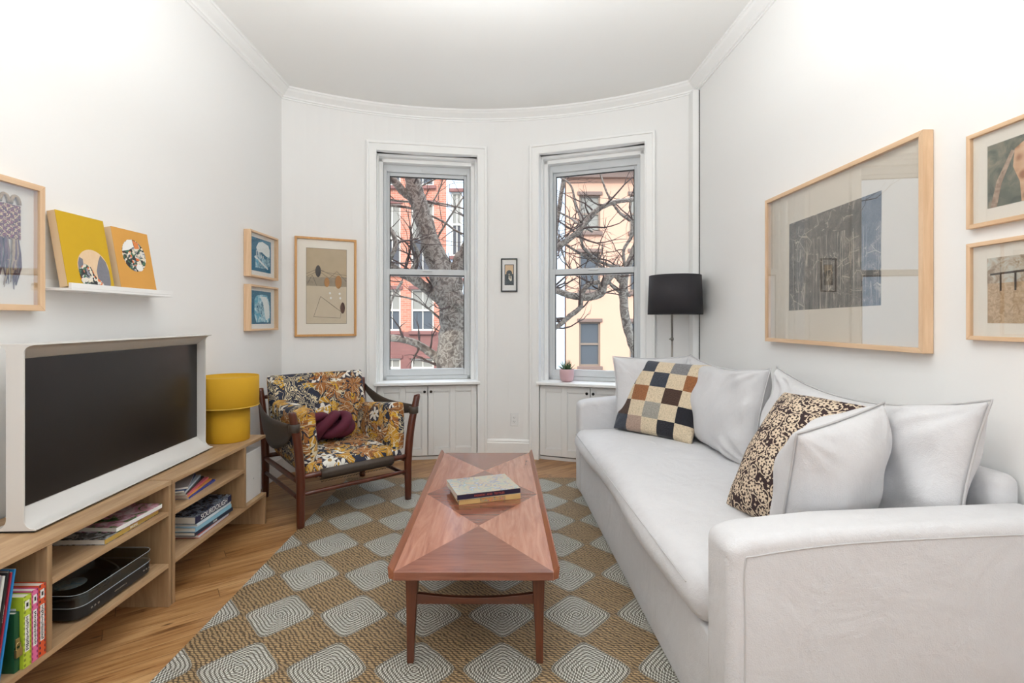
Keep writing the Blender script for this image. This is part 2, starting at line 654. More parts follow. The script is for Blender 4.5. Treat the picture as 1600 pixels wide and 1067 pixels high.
def tropical_material():
    """navy ground, mustard and rust leaves, cream flowers and leaf outlines"""
    t = NT('tropical_print')
    uv = t.coord('UV')
    wv = t.n('VectorMath', {'operation': 'SCALE'})
    nz = t.n('TexNoise', {'noise_dimensions': '2D'}, Vector=uv, Scale=11.0, Detail=2.0)
    sub = t.n('VectorMath', {'operation': 'SUBTRACT'})
    t.put(sub.inputs[0], nz.outputs['Color'])
    sub.inputs[1].default_value = (.5, .5, .5)
    t.put(wv.inputs[0], sub.outputs[0])
    wv.inputs['Scale'].default_value = .055
    ad = t.n('VectorMath', {'operation': 'ADD'})
    t.put(ad.inputs[0], uv)
    t.put(ad.inputs[1], wv.outputs[0])
    w = ad.outputs[0]
    c = t.mix(0.0, (.018, .024, .050), (.02, .03, .07))
    cream = (.62, .53, .35)
    def NZ(sc, seed, det=1):
        mp = t.n('Mapping')
        t.put(mp.inputs[0], w)
        mp.inputs['Location'].default_value = (seed, seed * .7, 0)
        return t.noise(mp.outputs[0], sc, det, dim='2D')
    # narrow cream fronds on the dark ground
    fr = t.n('TexWave', {'wave_type': 'BANDS', 'bands_direction': 'DIAGONAL'}, Vector=w, Scale=24.0, Distortion=22.0, Detail=1.0, Detail_Scale=1.0)
    c = t.mix(t.mth('MULTIPLY', t.gt(fr.outputs[1], .70), t.gt(NZ(8.0, 0), .46)), c, cream)
    # large leaves, mustard, ochre or rust, each with a dark outline, slits and a cream vein
    for seed, sc, n, size, keep in ((0, 5.3, 9, .62, .36), (3.3, 6.8, 4, .60, .48)):
        m1, d1, c1, p1 = petal_mask(t, w, sc, n, size, .62, seed=(seed, seed * 1.3, 0))
        cc = t.xyz(c1)
        on = t.gt(cc[0], keep)
        col = t.mix(t.gt(cc[1], .45), (.56, .29, .018), (.34, .125, .025))
        col = t.mix(t.mth('MULTIPLY', NZ(40.0, 4), .5), col, (.25, .09, .02))
        col = t.mix(t.lt(t.mth('ABSOLUTE', t.mth('SUBTRACT', p1, .93)), .03), col, cream)
        edge_ = t.mth('MULTIPLY', t.lt(d1, t.mth('ADD', size * .0 + .40, t.mth('MULTIPLY', p1, .75))), on)
        c = t.mix(edge_, c, (.018, .018, .028))
        c = t.mix(t.mth('MULTIPLY', m1, on), c, col)
    # brown-black strokes over everything
    c = t.mix(t.mth('MULTIPLY', t.lt(t.mth('ABSOLUTE', t.mth('SUBTRACT', NZ(15.0, 9), .5)), .016), 1.0), c, (.02, .02, .03))
    c = t.mix(t.lt(t.mth('ABSOLUTE', t.mth('SUBTRACT', NZ(12.0, 5), .56)), .012), c, cream)
    # white lilies in clusters
    m3, d3, c3, p3 = petal_mask(t, w, 9.0, 6, .44, .70, seed=(7.1, 4.2, 0))
    z3 = t.mth('MULTIPLY', t.gt(t.xyz(c3)[0], .35), t.gt(NZ(4.0, 2), .50))
    c = t.mix(t.mth('MULTIPLY', t.lt(d3, 1.05), z3), c, (.03, .03, .05))
    c = t.mix(t.mth('MULTIPLY', m3, z3), c, (.74, .71, .64))
    c = t.mix(t.mth('MULTIPLY', t.mth('MULTIPLY', m3, z3), t.lt(d3, .18)), c, (.35, .22, .08))
    # berries
    vb = t.n('TexVoronoi', {'voronoi_dimensions': '2D'}, Vector=w, Scale=60.0, Randomness=.7)
    c = t.mix(t.mth('MULTIPLY', t.lt(vb.outputs['Distance'], .40), t.gt(NZ(7.5, 6), .63)), c, (.60, .34, .03))
    t.pbr(c, .8, t.bump(t.noise(uv, 500, 2), .1, .001))
    return t.m


def scroll_material():
    """dark plum ground with cream blossoms, rings and dots"""
    t = NT('blossom_print')
    uv = t.coord('UV')
    nz = t.n('TexNoise', {'noise_dimensions': '2D'}, Vector=uv, Scale=30.0, Detail=1.0)
    wv = t.n('VectorMath', {'operation': 'SCALE'})
    t.put(wv.inputs[0], nz.outputs['Color'])
    wv.inputs['Scale'].default_value = .007
    ad = t.n('VectorMath', {'operation': 'ADD'})
    t.put(ad.inputs[0], uv)
    t.put(ad.inputs[1], wv.outputs[0])
    w = ad.outputs[0]
    cream = (.62, .50, .37)
    c = t.mix(0.0, (.030, .013, .014), (0, 0, 0))
    m1, d1, c1, p1 = petal_mask(t, w, 21.0, 6, .36, .55, .75)
    ring = t.lt(t.mth('ABSOLUTE', t.mth('SUBTRACT', d1, 1.42)), .10)
    m2, d2, c2, p2 = petal_mask(t, w, 52.0, 4, .29, .6, .9, (2, 5, 0))
    c = t.mix(t.mth('MULTIPLY', m2, t.gt(d1, 1.0)), c, cream)
    c = t.mix(ring, c, cream)
    c = t.mix(m1, c, cream)
    c = t.mix(t.mth('MULTIPLY', m1, t.lt(d1, .2)), c, (.03, .013, .014))
    m3, d3, c3, p3 = petal_mask(t, w, 80.0, 3, .22, .5, .9, (9, 2, 0))
    c = t.mix(t.mth('MULTIPLY', m3, t.mth('MULTIPLY', t.gt(d1, .6), t.lt(d1, 1.3))), c, cream)
    t.pbr(c, .85, t.bump(t.noise(uv, 600, 2), .1, .001))
    return t.m


def linen_material():
    t = NT('white_slipcover')
    co = t.coord()
    n1 = t.noise(co, 260, 2, .6)
    n2 = t.noise(co, 22, 4, .6, .6)
    n3 = t.noise(co, 5, 3, .5, .8)
    c = t.mix(n2, (.57, .565, .575), (.63, .625, .635))
    h = t.mth('ADD', t.mth('MULTIPLY', n1, .12), t.mth('ADD', t.mth('MULTIPLY', n2, .22), t.mth('MULTIPLY', n3, 1.3)))
    t.pbr(c, .88, t.bump(h, .5, .022), Sheen_Weight=.2)
    return t.m


def sherpa(name, col):
    t = NT(name)
    co = t.coord()
    vo = t.n('TexVoronoi', {'feature': 'SMOOTH_F1'}, Vector=co, Scale=150.0)
    c = t.mix(vo.outputs[0], tuple(min(1, x * 1.15) for x in col), tuple(x * .62 for x in col))
    t.pbr(c, .95, t.bump(vo.outputs[0], .6, -.004), Sheen_Weight=.3)
    return t.m


def tabletop_material():
    t = NT('teak_marquetry')
    co = t.coord('Object')
    x, y, z = t.xyz(co)
    hw, q = .275, .385
    ty = t.mth('DIVIDE', y, 2 * q)
    tri = t.mth('MULTIPLY', t.mth('ABSOLUTE', t.mth('SUBTRACT', t.mth('FRACT', ty), .5)), 2.0)   # 1 at centre and ends
    darkm = t.lt(t.mth('DIVIDE', t.mth('ABSOLUTE', x), hw), tri)
    ca = t.coord('Object', (30, 3, 30))
    cb = t.coord('Object', (3, 30, 30))
    ga = t.noise(ca, 1.0, 5, .6, 1.2)
    gb = t.noise(cb, 1.0, 5, .6, 1.2)
    cl = t.ramp(ga, [(.3, (.30, .115, .068)), (.7, (.50, .235, .15))])
    cd = t.ramp(gb, [(.3, (.15, .050, .028)), (.7, (.27, .10, .06))])
    c = t.mix(darkm, cl, cd)
    rg = t.mth('ADD', .16, t.mth('MULTIPLY', t.noise(co, 7, 3), .12))
    t.pbr(c, rg, t.bump(ga, .03, .001), Coat_Weight=.6, Coat_Roughness=.13)
    return t.m


def brick_material(name, c1, c2, mortar, scale=1.0):
    t = NT(name)
    co = t.coord('Object')
    x, y, z = t.xyz(co)
    v = t.n('CombineXYZ', X=t.mth('ADD', x, y), Y=z, Z=0.0).outputs[0]
    b = t.n('TexBrick', Vector=v, Scale=1.0, Mortar_Size=.008)
    b.inputs['Color1'].default_value = (*c1, 1)
    b.inputs['Color2'].default_value = (*c2, 1)
    b.inputs['Mortar'].default_value = (*mortar, 1)
    b.inputs['Brick Width'].default_value = .24 * scale
    b.inputs['Row Height'].default_value = .085 * scale
    n = t.noise(co, 1.3, 3)
    sc_ = t.n('VectorMath', {'operation': 'SCALE'})
    t.put(sc_.inputs[0], b.outputs[0])
    t.put(sc_.inputs['Scale'], t.mth('ADD', .85, t.mth('MULTIPLY', n, .3)))
    t.pbr(sc_.outputs[0], .85, t.bump(b.outputs['Fac'], .3, -.004))
    return t.m


def bark_material():
    t = NT('plane_tree_bark')
    co = t.coord('Object')
    n = t.noise(co, 9.0, 3, .55, .8)
    vo = t.n('TexVoronoi', Vector=co, Scale=13.0).outputs['Distance']
    k = t.mth('ADD', t.mth('MULTIPLY', n, .92), t.mth('MULTIPLY', vo, .08))
    c = t.ramp(k, [(.32, (.07, .055, .043)), (.44, (.15, .125, .10)), (.52, (.30, .27, .22)), (.6, (.13, .105, .083)), (.7, (.24, .205, .165))], 'EASE')
    t.pbr(c, .85, t.bump(k, .4, .02))
    return t.m


m_floor = floor_material()
m_rug = rug_material()
m_tropic = tropical_material()
m_scroll = scroll_material()
m_linen = linen_material()
m_tabletop = tabletop_material()
m_bark = bark_material()
m_twig = plain('twig_bark', (.075, .052, .042), .85)
m_seam = plain('slipcover_seam', (.50, .49, .49), .9)

# ------------------------------------------------------------------ the room
XL, XR, H = -1.79, 1.555, 3.14
YREAR = -3.0
PA, PB, PC = V((XL, 4.07)), V((-.118, 4.55)), V((XR, 3.97))


def circum(a, b, c):
    d = 2 * (a.x * (b.y - c.y) + b.x * (c.y - a.y) + c.x * (a.y - b.y))
    ux = ((a.x ** 2 + a.y ** 2) * (b.y - c.y) + (b.x ** 2 + b.y ** 2) * (c.y - a.y) + (c.x ** 2 + c.y ** 2) * (a.y - b.y)) / d
    uy = ((a.x ** 2 + a.y ** 2) * (c.x - b.x) + (b.x ** 2 + b.y ** 2) * (a.x - c.x) + (c.x ** 2 + c.y ** 2) * (b.x - a.x)) / d
    return V((ux, uy)), (V((ux, uy)) - a).length


CC, CR = circum(PA, PB, PC)


def arc_at_px(px):
    k = (px - CX) / F
    # point (k*d, d) on the circle
    a = k * k + 1
    b = -2 * (k * CC.x + CC.y)
    c = CC.x ** 2 + CC.y ** 2 - CR ** 2
    d = (-b + sqrt(b * b - 4 * a * c)) / (2 * a)
    return V((k * d, d))


def ang_of(p):
    return atan2(p.y - CC.y, p.x - CC.x)


def arc_pt(a, r=0.0):
    return V((CC.x + (CR + r) * cos(a), CC.y + (CR + r) * sin(a)))


def arc_pts(p, q, n, r=0.0):
    a, b = ang_of(p), ang_of(q)
    return [arc_pt(a + (b - a) * i / n, r) for i in range(n + 1)]


WIN = {}
for k, (l, r) in {1: (573, 760), 2: (829, 1024)}.items():
    A, B = arc_at_px(l), arc_at_px(r)
    WIN[k] = dict(A=A, B=B, W=(B - A).length, rot=atan2((B - A).y, (B - A).x), mid=(A + B) / 2)
CAS = .085                      # casing width
OPEN_TOP, CAS_TOP = 2.735, 2.82

# floor and ceiling (plan: rectangle plus the bow)
arc_in = arc_pts(PA, PC, 32, .36)
plan = [(XL - .15, YREAR - .15), (XR + .15, YREAR - .15), (XR + .15, 4.2)] + [(p.x, p.y) for p in reversed(arc_in)] + [(XL - .15, 4.2)]
struct(MB().prism(plan, -.12, 0).build('floor', m_floor))
struct(MB().prism(plan, H, H + .12).build('ceiling', m_ceil))
struct(box('wall_left', (XL - .15, YREAR, 0), (XL, 4.20, H), m_wall, bevel=0))
struct(box('wall_right', (XR, YREAR, 0), (XR + .15, 4.15, H), m_wall, bevel=0))

# bowed wall with the two window bays cut to the floor
mb = MB()
def wall_piece(p, q, z0, z1, n):
    inner = arc_pts(p, q, n)
    outer = arc_pts(p, q, n, .34)
    mb.prism([(v.x, v.y) for v in inner] + [(v.x, v.y) for v in reversed(outer)], z0, z1)
def inset(w, s):
    d = (w['B'] - w['A']).normalized() * (CAS - .02)
    return (w['A'] + d) if s < 0 else (w['B'] - d)
L1, R1, L2, R2 = inset(WIN[1], -1), inset(WIN[1], 1), inset(WIN[2], -1), inset(WIN[2], 1)
wall_piece(PA, L1, 0, H, 8)
wall_piece(L1, R1, OPEN_TOP + .0, H, 8)
wall_piece(R1, L2, 0, H, 4)
wall_piece(L2, R2, OPEN_TOP + .0, H, 8)
wall_piece(R2, PC, 0, H, 6)
struct(mb.build('wall_back', m_wall))

# rear wall with a window added for the rear fill light, behind the camera
mb = MB()
for a, b in (((XL, 0), (-1.45, H)), ((1.25, 0), (XR, H)), ((-1.45, 0), (1.25, .55)), ((-1.45, 2.75), (1.25, H))):
    mb.box((a[0], YREAR - .15, a[1]), (b[0], YREAR, b[1]))
struct(mb.build('wall_rear', m_wall))
t = struct(thing('window_3', 'added wide rear window with white frame, unseen', 'window', (-.1, YREAR - .08, 0)))
mb = MB()
for x in (-1.35, -.03, 1.29):
    mb.box((x, -.03, .55), (x + .06, .03, 2.75))
mb.box((-1.35, -.03, .55), (1.35, .03, .62)).box((-1.35, -.03, 2.68), (1.35, .03, 2.75))
mb.build('window_frame', m_trim, t, .004)
box('pane', (-1.29, -.004, .62), (1.29, .004, 2.68), m_glass, t, 0)


def sweep(profile, path, closed_profile=True):
    """profile: (offset into the room, z); path: plan points with the room on the right-hand side"""
    m = MB()
    n = len(path)
    rings = []
    for i, p in enumerate(path):
        d0 = (path[i] - path[i - 1]).normalized() if i else (path[1] - path[0]).normalized()
        d1 = (path[i + 1] - path[i]).normalized() if i < n - 1 else d0
        n0, n1 = V((d0.y, -d0.x)), V((d1.y, -d1.x))
        mt = (n0 + n1).normalized()
        k = 1 / max(.3, mt.dot(n0))
        rings.append([m.bm.verts.new((p.x + mt.x * k * o, p.y + mt.y * k * o, z)) for o, z in profile])
    q = len(profile)
    for i in range(n - 1):
        for j in range(q):
            m.bm.faces.new([rings[i][j], rings[i][(j + 1) % q], rings[i + 1][(j + 1) % q], rings[i + 1][j]])
    m.bm.faces.new(rings[0])
    m.bm.faces.new(rings[-1][::-1])
    return m


crown = [(0, 3.055), (.010, 3.055), (.012, 3.064), (.022, 3.068), (.024, 3.078), (.030, 3.084), (.045, 3.096), (.062, 3.110), (.072, 3.124),
         (.080, 3.126), (.082, H), (0, H)]
path = [V((XL, YREAR)), PA] + arc_pts(PA, PC, 28)[1:] + [V((XR, YREAR))]
struct(sweep(crown, path).build('trim_1', m_trim))

base = [(0, 0), (.018, 0), (.018, .135), (.013, .142), (.013, .155), (.006, .168), (0, .170)]
struct(sweep(base, [V((XL, YREAR)), V((XL, 4.06))]).build('baseboard_left', m_trim))
struct(sweep(base, [V((XR, 3.96)), V((XR, YREAR))]).build('baseboard_right', m_trim))
struct(sweep(base, arc_pts(PA, WIN[1]['A'], 8)).build('baseboard_back', m_trim))
struct(sweep(base, arc_pts(WIN[1]['B'], WIN[2]['A'], 4)).build('baseboard_middle', m_trim))
struct(sweep(base, arc_pts(WIN[2]['B'], PC, 6)).build('baseboard_corner', m_trim))

# slim painted riser boxed into the right corner, with a dark strip put in as the gap's shade
ang = ang_of(PC)
pc = arc_pt(ang + .018)
t = MB()
t.box((XR - .055, 3.905, 0), (XR - .006, 3.990, 3.056))
struct(t.build('trim_2', m_trim, bevel=.006))
struct(box('gap_shade_strip', (XR - .006, 3.908, .17), (XR - .001, 3.965, 3.05), m_dark, bevel=0))


def window(k):
    w = WIN[k]
    W = w['W']
    name = 'window_%d' % k
    side = {1: 'white sash window above the floral armchair, big tree trunk outside', 2: 'white sash window behind the sofa end, peach house front outside'}[k]
    t = struct(thing(name, side, 'window', (w['mid'].x, w['mid'].y, 0), w['rot']))
    hw = W / 2
    ow = hw - CAS
    # casing: stepped boards down to the floor
    m = MB()
    for s in (-1, 1):
        a, b = sorted((s * hw, s * ow))
        m.box((a, -.028, 0), (b, .06, CAS_TOP))
        a, b = sorted((s * hw, s * (hw - .022)))
        m.box((a, -.040, 0), (b, -.026, CAS_TOP))
        a, b = sorted((s * (ow + .012), s * ow))
        m.box((a, -.034, 0), (b, -.026, OPEN_TOP + .012))
    m.box((-hw, -.0281, OPEN_TOP), (hw, .0601, CAS_TOP + .0005))
    m.box((-hw, -.0405, CAS_TOP - .022), (hw, -.026, CAS_TOP + .0006))
    m.box((-ow, -.0341, OPEN_TOP), (ow, -.026, OPEN_TOP + .012))
    m.build('casing', m_trim, t, .003)
    # jambs and stops
    m = MB()
    for s in (-1, 1):
        a, b = sorted((s * (ow + .015), s * (ow - .012)))
        m.box((a, .061, .69), (b, .34, OPEN_TOP))
        a, b = sorted((s * ow, s * (ow - .045)))
        m.box((a, .12, .69), (b, .30, OPEN_TOP - .01))
    m.box((-ow, .061, OPEN_TOP - .02), (ow, .34, OPEN_TOP + .01))
    m.box((-ow, .12, OPEN_TOP - .055), (ow, .30, OPEN_TOP - .0201))
    m.build('jamb', m_trim, t, .003)
    # sill board with nosing
    m = MB()
    m.box((-ow + .0, -.03, .672), (ow - .0, .34, .70))
    m.box((-ow - .022, -.058, .672), (ow + .022, -.03, .70))
    m.build('sill', m_trim, t, .007, 3)
    box('head_rail', (-ow + .046, .19, 2.615), (ow - .046, .24, 2.68), m_alu, t, .003)
    # metal sashes
    f = ow - .046
    m = MB()
    for s in (-1, 1):
        a, b = sorted((s * f, s * (f - .030)))
        m.box((a, .17, .7005), (b, .26, 2.63))
    m.box((-f, .17, .7005), (f, .25, .735))
    m.build('window_frame', m_alu, t, .003)

    def sash(nm, z0, z1, y, bot, top):
        s_ = MB()
        x = f - .022
        s_.box((-x, y, z0), (-x + .035, y + .035, z1)).box((x - .035, y, z0), (x, y + .035, z1))
        s_.box((-x + .035, y, z0), (x - .035, y + .035, z0 + bot)).box((-x + .035, y, z1 - top), (x - .035, y + .035, z1))
        o = s_.build(nm, m_alu, t, .003)
        g = MB()
        for a_, b_ in (((-x + .033, z0 + bot - .004), (-x + .040, z1 - top + .004)), ((x - .040, z0 + bot - .004), (x - .033, z1 - top + .004))):
            g.box((a_[0], y - .002, a_[1]), (b_[0], y + .004, b_[1]))
        g.box((-x + .04, y - .002, z1 - top - .007), (x - .04, y + .004, z1 - top + .003))
        g.build('gasket', m_dark, o, 0)
        box('pane', (-x + .034, y + .015, z0 + bot), (x - .034, y + .019, z1 - top), m_glass, o, 0)
        return o
    sash('upper_sash', 1.66, 2.625, .215, .03, .045)
    lo = sash('lower_sash', .736, 1.72, .175, .062, .055)
    m = MB()
    m.box((-.045, .165, 1.698), (.045, .178, 1.712))
    m.build('sash_lock', m_alu, lo, .003)
    box('vent_clip', (-.05, .188, 2.63), (.06, .196, 2.655), m_alu, t, .002)
    return t


def niche_cabinet(k, lab):
    """pair of panelled doors under the sill"""
    w = WIN[k]
    t = thing('niche_cabinet', lab, 'cabinet', (w['mid'].x, w['mid'].y, 0), w['rot'], 'built-in cabinets under the windows')
    ow = w['W'] / 2 - CAS - .001
    m = MB()
    m.box((-ow, .012, 0), (ow, .30, .028)).box((-ow, .03, .028), (-ow + .02, .30, .6715)).box((ow - .02, .03, .028), (ow, .30, .6715))
    m.box((-ow + .02, .27, .028), (ow - .02, .30, .6715)).box((-.012, .03, .028), (.012, .08, .6715))
    m.box((-ow + .02, .03, .640), (-.012, .10, .6715)).box((.012, .03, .640), (ow - .02, .10, .6715))
    m.build('carcass', m_dark if False else m_cabinet, t, .002)
    for s in (-1, 1):
        x0, x1 = sorted((s * .003, s * (ow - .004)))
        z0, z1 = .040, .662
        m = MB()
        m.box((x0, .006, z0), (x1, .020, z1))
        xm = (x0 + x1) / 2
        st = .048
        for a, b in ((x0, x0 + st), (xm - st / 2, xm + st / 2), (x1 - st, x1)):
            m.box((a, -.006, z0), (b, .0061, z1))
        for a, b in ((x0 + st, xm - st / 2), (xm + st / 2, x1 - st)):
            m.box((a, -.006, z0), (b, .0061, z0 + .062))
            m.box((a, -.006, z1 - .05), (b, .0061, z1))
            # panel bead
            for c in ((a, z0 + .062, a + .008, z1 - .05), (b - .008, z0 + .062, b, z1 - .05), (a, z0 + .062, b, z0 + .07), (a, z1 - .058, b, z1 - .05)):
                m.box((c[0], .000, c[1]), (c[2], .0062, c[3]))
        d = m.build('door', m_cabinet, t, .0015, 1)
        kx = s * .028
        kn = MB().lathe([(0, 0), (.005, 0), (.005, .010), (.011, .014), (.0125, .020), (.009, .025), (0, .026)], 16)
        bmesh.ops.rotate(kn.bm, verts=kn.bm.verts, matrix=Matrix.Rotation(R(90), 3, 'X'))
        bmesh.ops.translate(kn.bm, verts=kn.bm.verts, vec=(kx, -.006, .612))
        kn.build('knob', m_knob, d)
    return t


window(1)
window(2)
niche_cabinet(1, 'white panelled double-door cabinet under the window by the floral armchair')
niche_cabinet(2, 'white panelled double-door cabinet under the window sill with the pink pot')

# ------------------------------------------------------------------ the street
m_brick = brick_material('red_brick', (.50, .165, .10), (.60, .245, .155), (.54, .36, .28))
m_brown = brick_material('brown_trim_and_shade', (.235, .105, .09), (.28, .13, .11), (.22, .11, .095), 1.6)  # sills and lintels; also colours shade into the brick house's lower storey
m_peach = plain('peach_stucco', (.72, .43, .30), .85, .1, 3, .06)
m_pale = plain('pale_blue_siding', (.60, .70, .80), .7, .1, 3, .05)
m_stone = plain('cream_stone', (.72, .68, .58), .8)
m_winglass = plain('street_window_glass', (.10, .11, .12), .12)
m_blind = plain('window_blind', (.30, .29, .25), .7)
m_road = plain('asphalt', (.10, .10, .105), .9, .3, 10)
m_walk = plain('concrete', (.42, .41, .39), .9, .2, 8)
m_cornice = plain('cornice_paint', (.22, .15, .12), .6)
GZ = -3.0
struct(box('street_ground', (-30, 5.3, GZ - .2), (30, 60, GZ - .15), m_road, bevel=0))
struct(box('pavement_near', (-30, 5.3, GZ - .15), (30, 9.4, GZ), m_walk, bevel=0))
struct(box('pavement_far', (-30, 17.2, GZ - .15), (30, 20.0, GZ), m_walk, bevel=0))
# own house front: the storeys above and the neighbours' fronts beside the room
struct(box('exterior_wall_above', (-9.0, 4.95, H + .14), (2.6, 5.25, 9.6), m_brick, bevel=0))

YF = 20.0


def house(name, label, x0, x1, z1, mat, wins, base=None, cornice=True, frame=m_stone):
    """a house front as a real block with window openings set into it; wins: (px0, px1, py0, py1, kind)"""
    t = thing(name, label, 'building', (0, YF, 0), 0, 'houses across the street')
    m = MB()
    # front wall built as cells around the openings
    rects = []
    for (a, b, c, d, kind) in wins:
        X0, X1 = (a - CX) / F * YF, (b - CX) / F * YF
        Z1, Z0 = CZ - (c - HY) / F * YF, CZ - (d - HY) / F * YF
        rects.append((X0, X1, Z0, Z1, kind))
    xs = sorted({x0, x1, *[r[0] for r in rects], *[r[1] for r in rects]})
    zs = sorted({GZ, z1, *[r[2] for r in rects], *[r[3] for r in rects]})
    if base:
        zs = sorted(set(zs) | {base[0]})
    xs = [x for x in xs if x0 <= x <= x1]
    zs = [z for z in zs if GZ <= z <= z1]
    for i in range(len(xs) - 1):
        for j in range(len(zs) - 1):
            cx_, cz_ = (xs[i] + xs[i + 1]) / 2, (zs[j] + zs[j + 1]) / 2
            if any(r[0] < cx_ < r[1] and r[2] < cz_ < r[3] for r in rects):
                continue
            m.box((xs[i], 0, zs[j]), (xs[i + 1], .25, zs[j + 1]), 1 if base and cz_ < base[0] else 0)
    m.box((x0, .25, GZ), (x1, 6, z1), 1 if False else 0)
    m.build('wall', [mat, base[1] if base else mat], t)
    for (X0, X1, Z0, Z1, kind) in rects:
        fr = MB()
        fw = .07
        if X1 < x0 or X0 > x1:
            continue
        fr.box((X0, .06, Z0), (X0 + fw, .16, Z1)).box((X1 - fw, .06, Z0), (X1, .16, Z1))
        fr.box((X0 + fw, .06, Z1 - fw), (X1 - fw, .16, Z1)).box((X0 + fw, .06, Z0), (X1 - fw, .16, Z0 + fw))
        fr.box((X0 + fw, .08, (Z0 + Z1) / 2 - .04), (X1 - fw, .15, (Z0 + Z1) / 2 + .04))
        if kind == 's':
            fr.box(((X0 + X1) / 2 - .02, .1, Z0 + fw), ((X0 + X1) / 2 + .02, .14, Z1 - fw))
        f = fr.build('window', frame, t)
        box('pane', (X0 + fw, .12, Z0 + fw), (X1 - fw, .13, (Z0 + Z1) / 2 - .04), m_winglass if kind != 'b' else m_blind, f, 0)
        box('pane', (X0 + fw, .11, (Z0 + Z1) / 2 + .04), (X1 - fw, .12, Z1 - fw), m_winglass if kind == 'd' else m_blind, f, 0)
        box('window_sill', (X0 - .08, -.10, Z0 - .14), (X1 + .08, .05, Z0), m_cornice if mat is m_peach else m_brown, f, .01)
        box('lintel', (X0 - .08, -.05, Z1), (X1 + .08, .05, Z1 + .14), m_cornice if mat is m_peach else m_brown, f, .01)
    if cornice:
        c = MB()
        c.box((x0, -.45, z1 - .15), (x1, .3, z1 + .15)).box((x0, -.25, z1 - .5), (x1, .05, z1 - .15))
        c.build('cornice', m_cornice, t, .02)
    return t


wb_ = []
for py0, py1 in ((452, 517), (318, 425), (180, 290), (560, 590)):
    for px0, px1 in ((642, 678), (598, 626), (552, 582), (508, 540)):
        wb_.append((px0, px1, py0, py1, 's'))
house('brick_house', 'red brick row house across the street with cream framed windows', -10.5, -2.2, 13.5, m_brick, wb_, (.78, m_brown))  # darker base colour stands in for the shade on the lower storey
house('pale_house', 'pale blue-white house between the brick and the peach house', -2.2, 2.55, 9.0, m_pale,
      [(735, 765, 440, 510, 's'), (735, 765, 320, 400, 's'), (800, 830, 440, 510, 's'), (800, 830, 320, 400, 's'), (705, 722, 300, 400, 's'), (704, 722, 440, 510, 's')])
wp_ = []
for py0, py1, kk in ((503, 572, 'd'), (394, 455, 'd'), (305, 362, 'b')):
    for px0, px1 in ((905, 938), (984, 1015), (1062, 1092)):
        wp_.append((px0, px1, py0, py1, kk))
m_darkframe = plain('brown_window_frame', (.26, .20, .15), .6)
house('peach_house', 'peach stucco house across the street with dark framed windows', 2.6, 14.0, 7.4, m_peach, wp_, None, True, m_darkframe)


# ------------------------------------------------------------------ trees
def tree(name, label, branches, base_pt, seed, twigs, d_twig):
    t = thing(name, label, 'tree', base_pt, 0, 'bare street trees')
    rnd = random.Random(seed)
    trunk, limbs = branches[0], branches[1:]
    def pts(br):
        out = smooth_path([(*P(px, py, d), r * d / F) for px, py, d, r in br], 5)
        res = []
        for i, (x, y, z, r) in enumerate(out):
            j = .10 * r
            res.append((V((x + rnd.uniform(-j, j), y + rnd.uniform(-j, j), z)), r * rnd.uniform(.95, 1.06)))
        return res
    p = pts(trunk)
    MB().tube([a for a, _ in p], [r * .88 for _, r in p], 14).build('trunk', m_bark, t, world=True)
    allp = []
    for br in limbs:
        p = pts(br)
        MB().tube([a for a, _ in p], [r * .8 for _, r in p], 9).build('branch', m_bark, t, world=True)
        allp += p
    # twigs as one tangle
    m = MB()
    for i in range(twigs):
        a, r0 = rnd.choice(allp)
        d = V((rnd.uniform(-1, 1), rnd.uniform(-.6, .6), rnd.uniform(-.3, 1))).normalized()
        q = V(a)
        L = rnd.uniform(.35, 1.3)
        n = 7
        path, rads = [q.copy()], [min(r0 * .35, .022)]
        for s in range(n):
            d = (d + V((rnd.uniform(-.4, .4), rnd.uniform(-.3, .3), rnd.uniform(-.25, .35)))).normalized()
            q = q + d * L / n
            path.append(q.copy())
            rads.append(max(.003, rads[0] * (1 - (s + 1) / (n + 1))))
            if s in (2, 4) :
                d2 = (d + V((rnd.uniform(-1, 1), rnd.uniform(-.5, .5), rnd.uniform(-.5, .8)))).normalized()
                q2 = q.copy()
                pp = [q2.copy()]
                for _ in range(4):
                    d2 = (d2 + V((rnd.uniform(-.3, .3), rnd.uniform(-.3, .3), rnd.uniform(-.2, .3)))).normalized()
                    q2 = q2 + d2 * L / 11
                    pp.append(q2.copy())
                m.tube(pp, [rads[-1] * .7 * (1 - .18 * z) for z in range(5)], 4, cap=False)
        m.tube(path, rads, 5, cap=False)
    o = m.build('twigs', m_twig, t, world=True)
    o['kind'] = 'stuff'
    return t


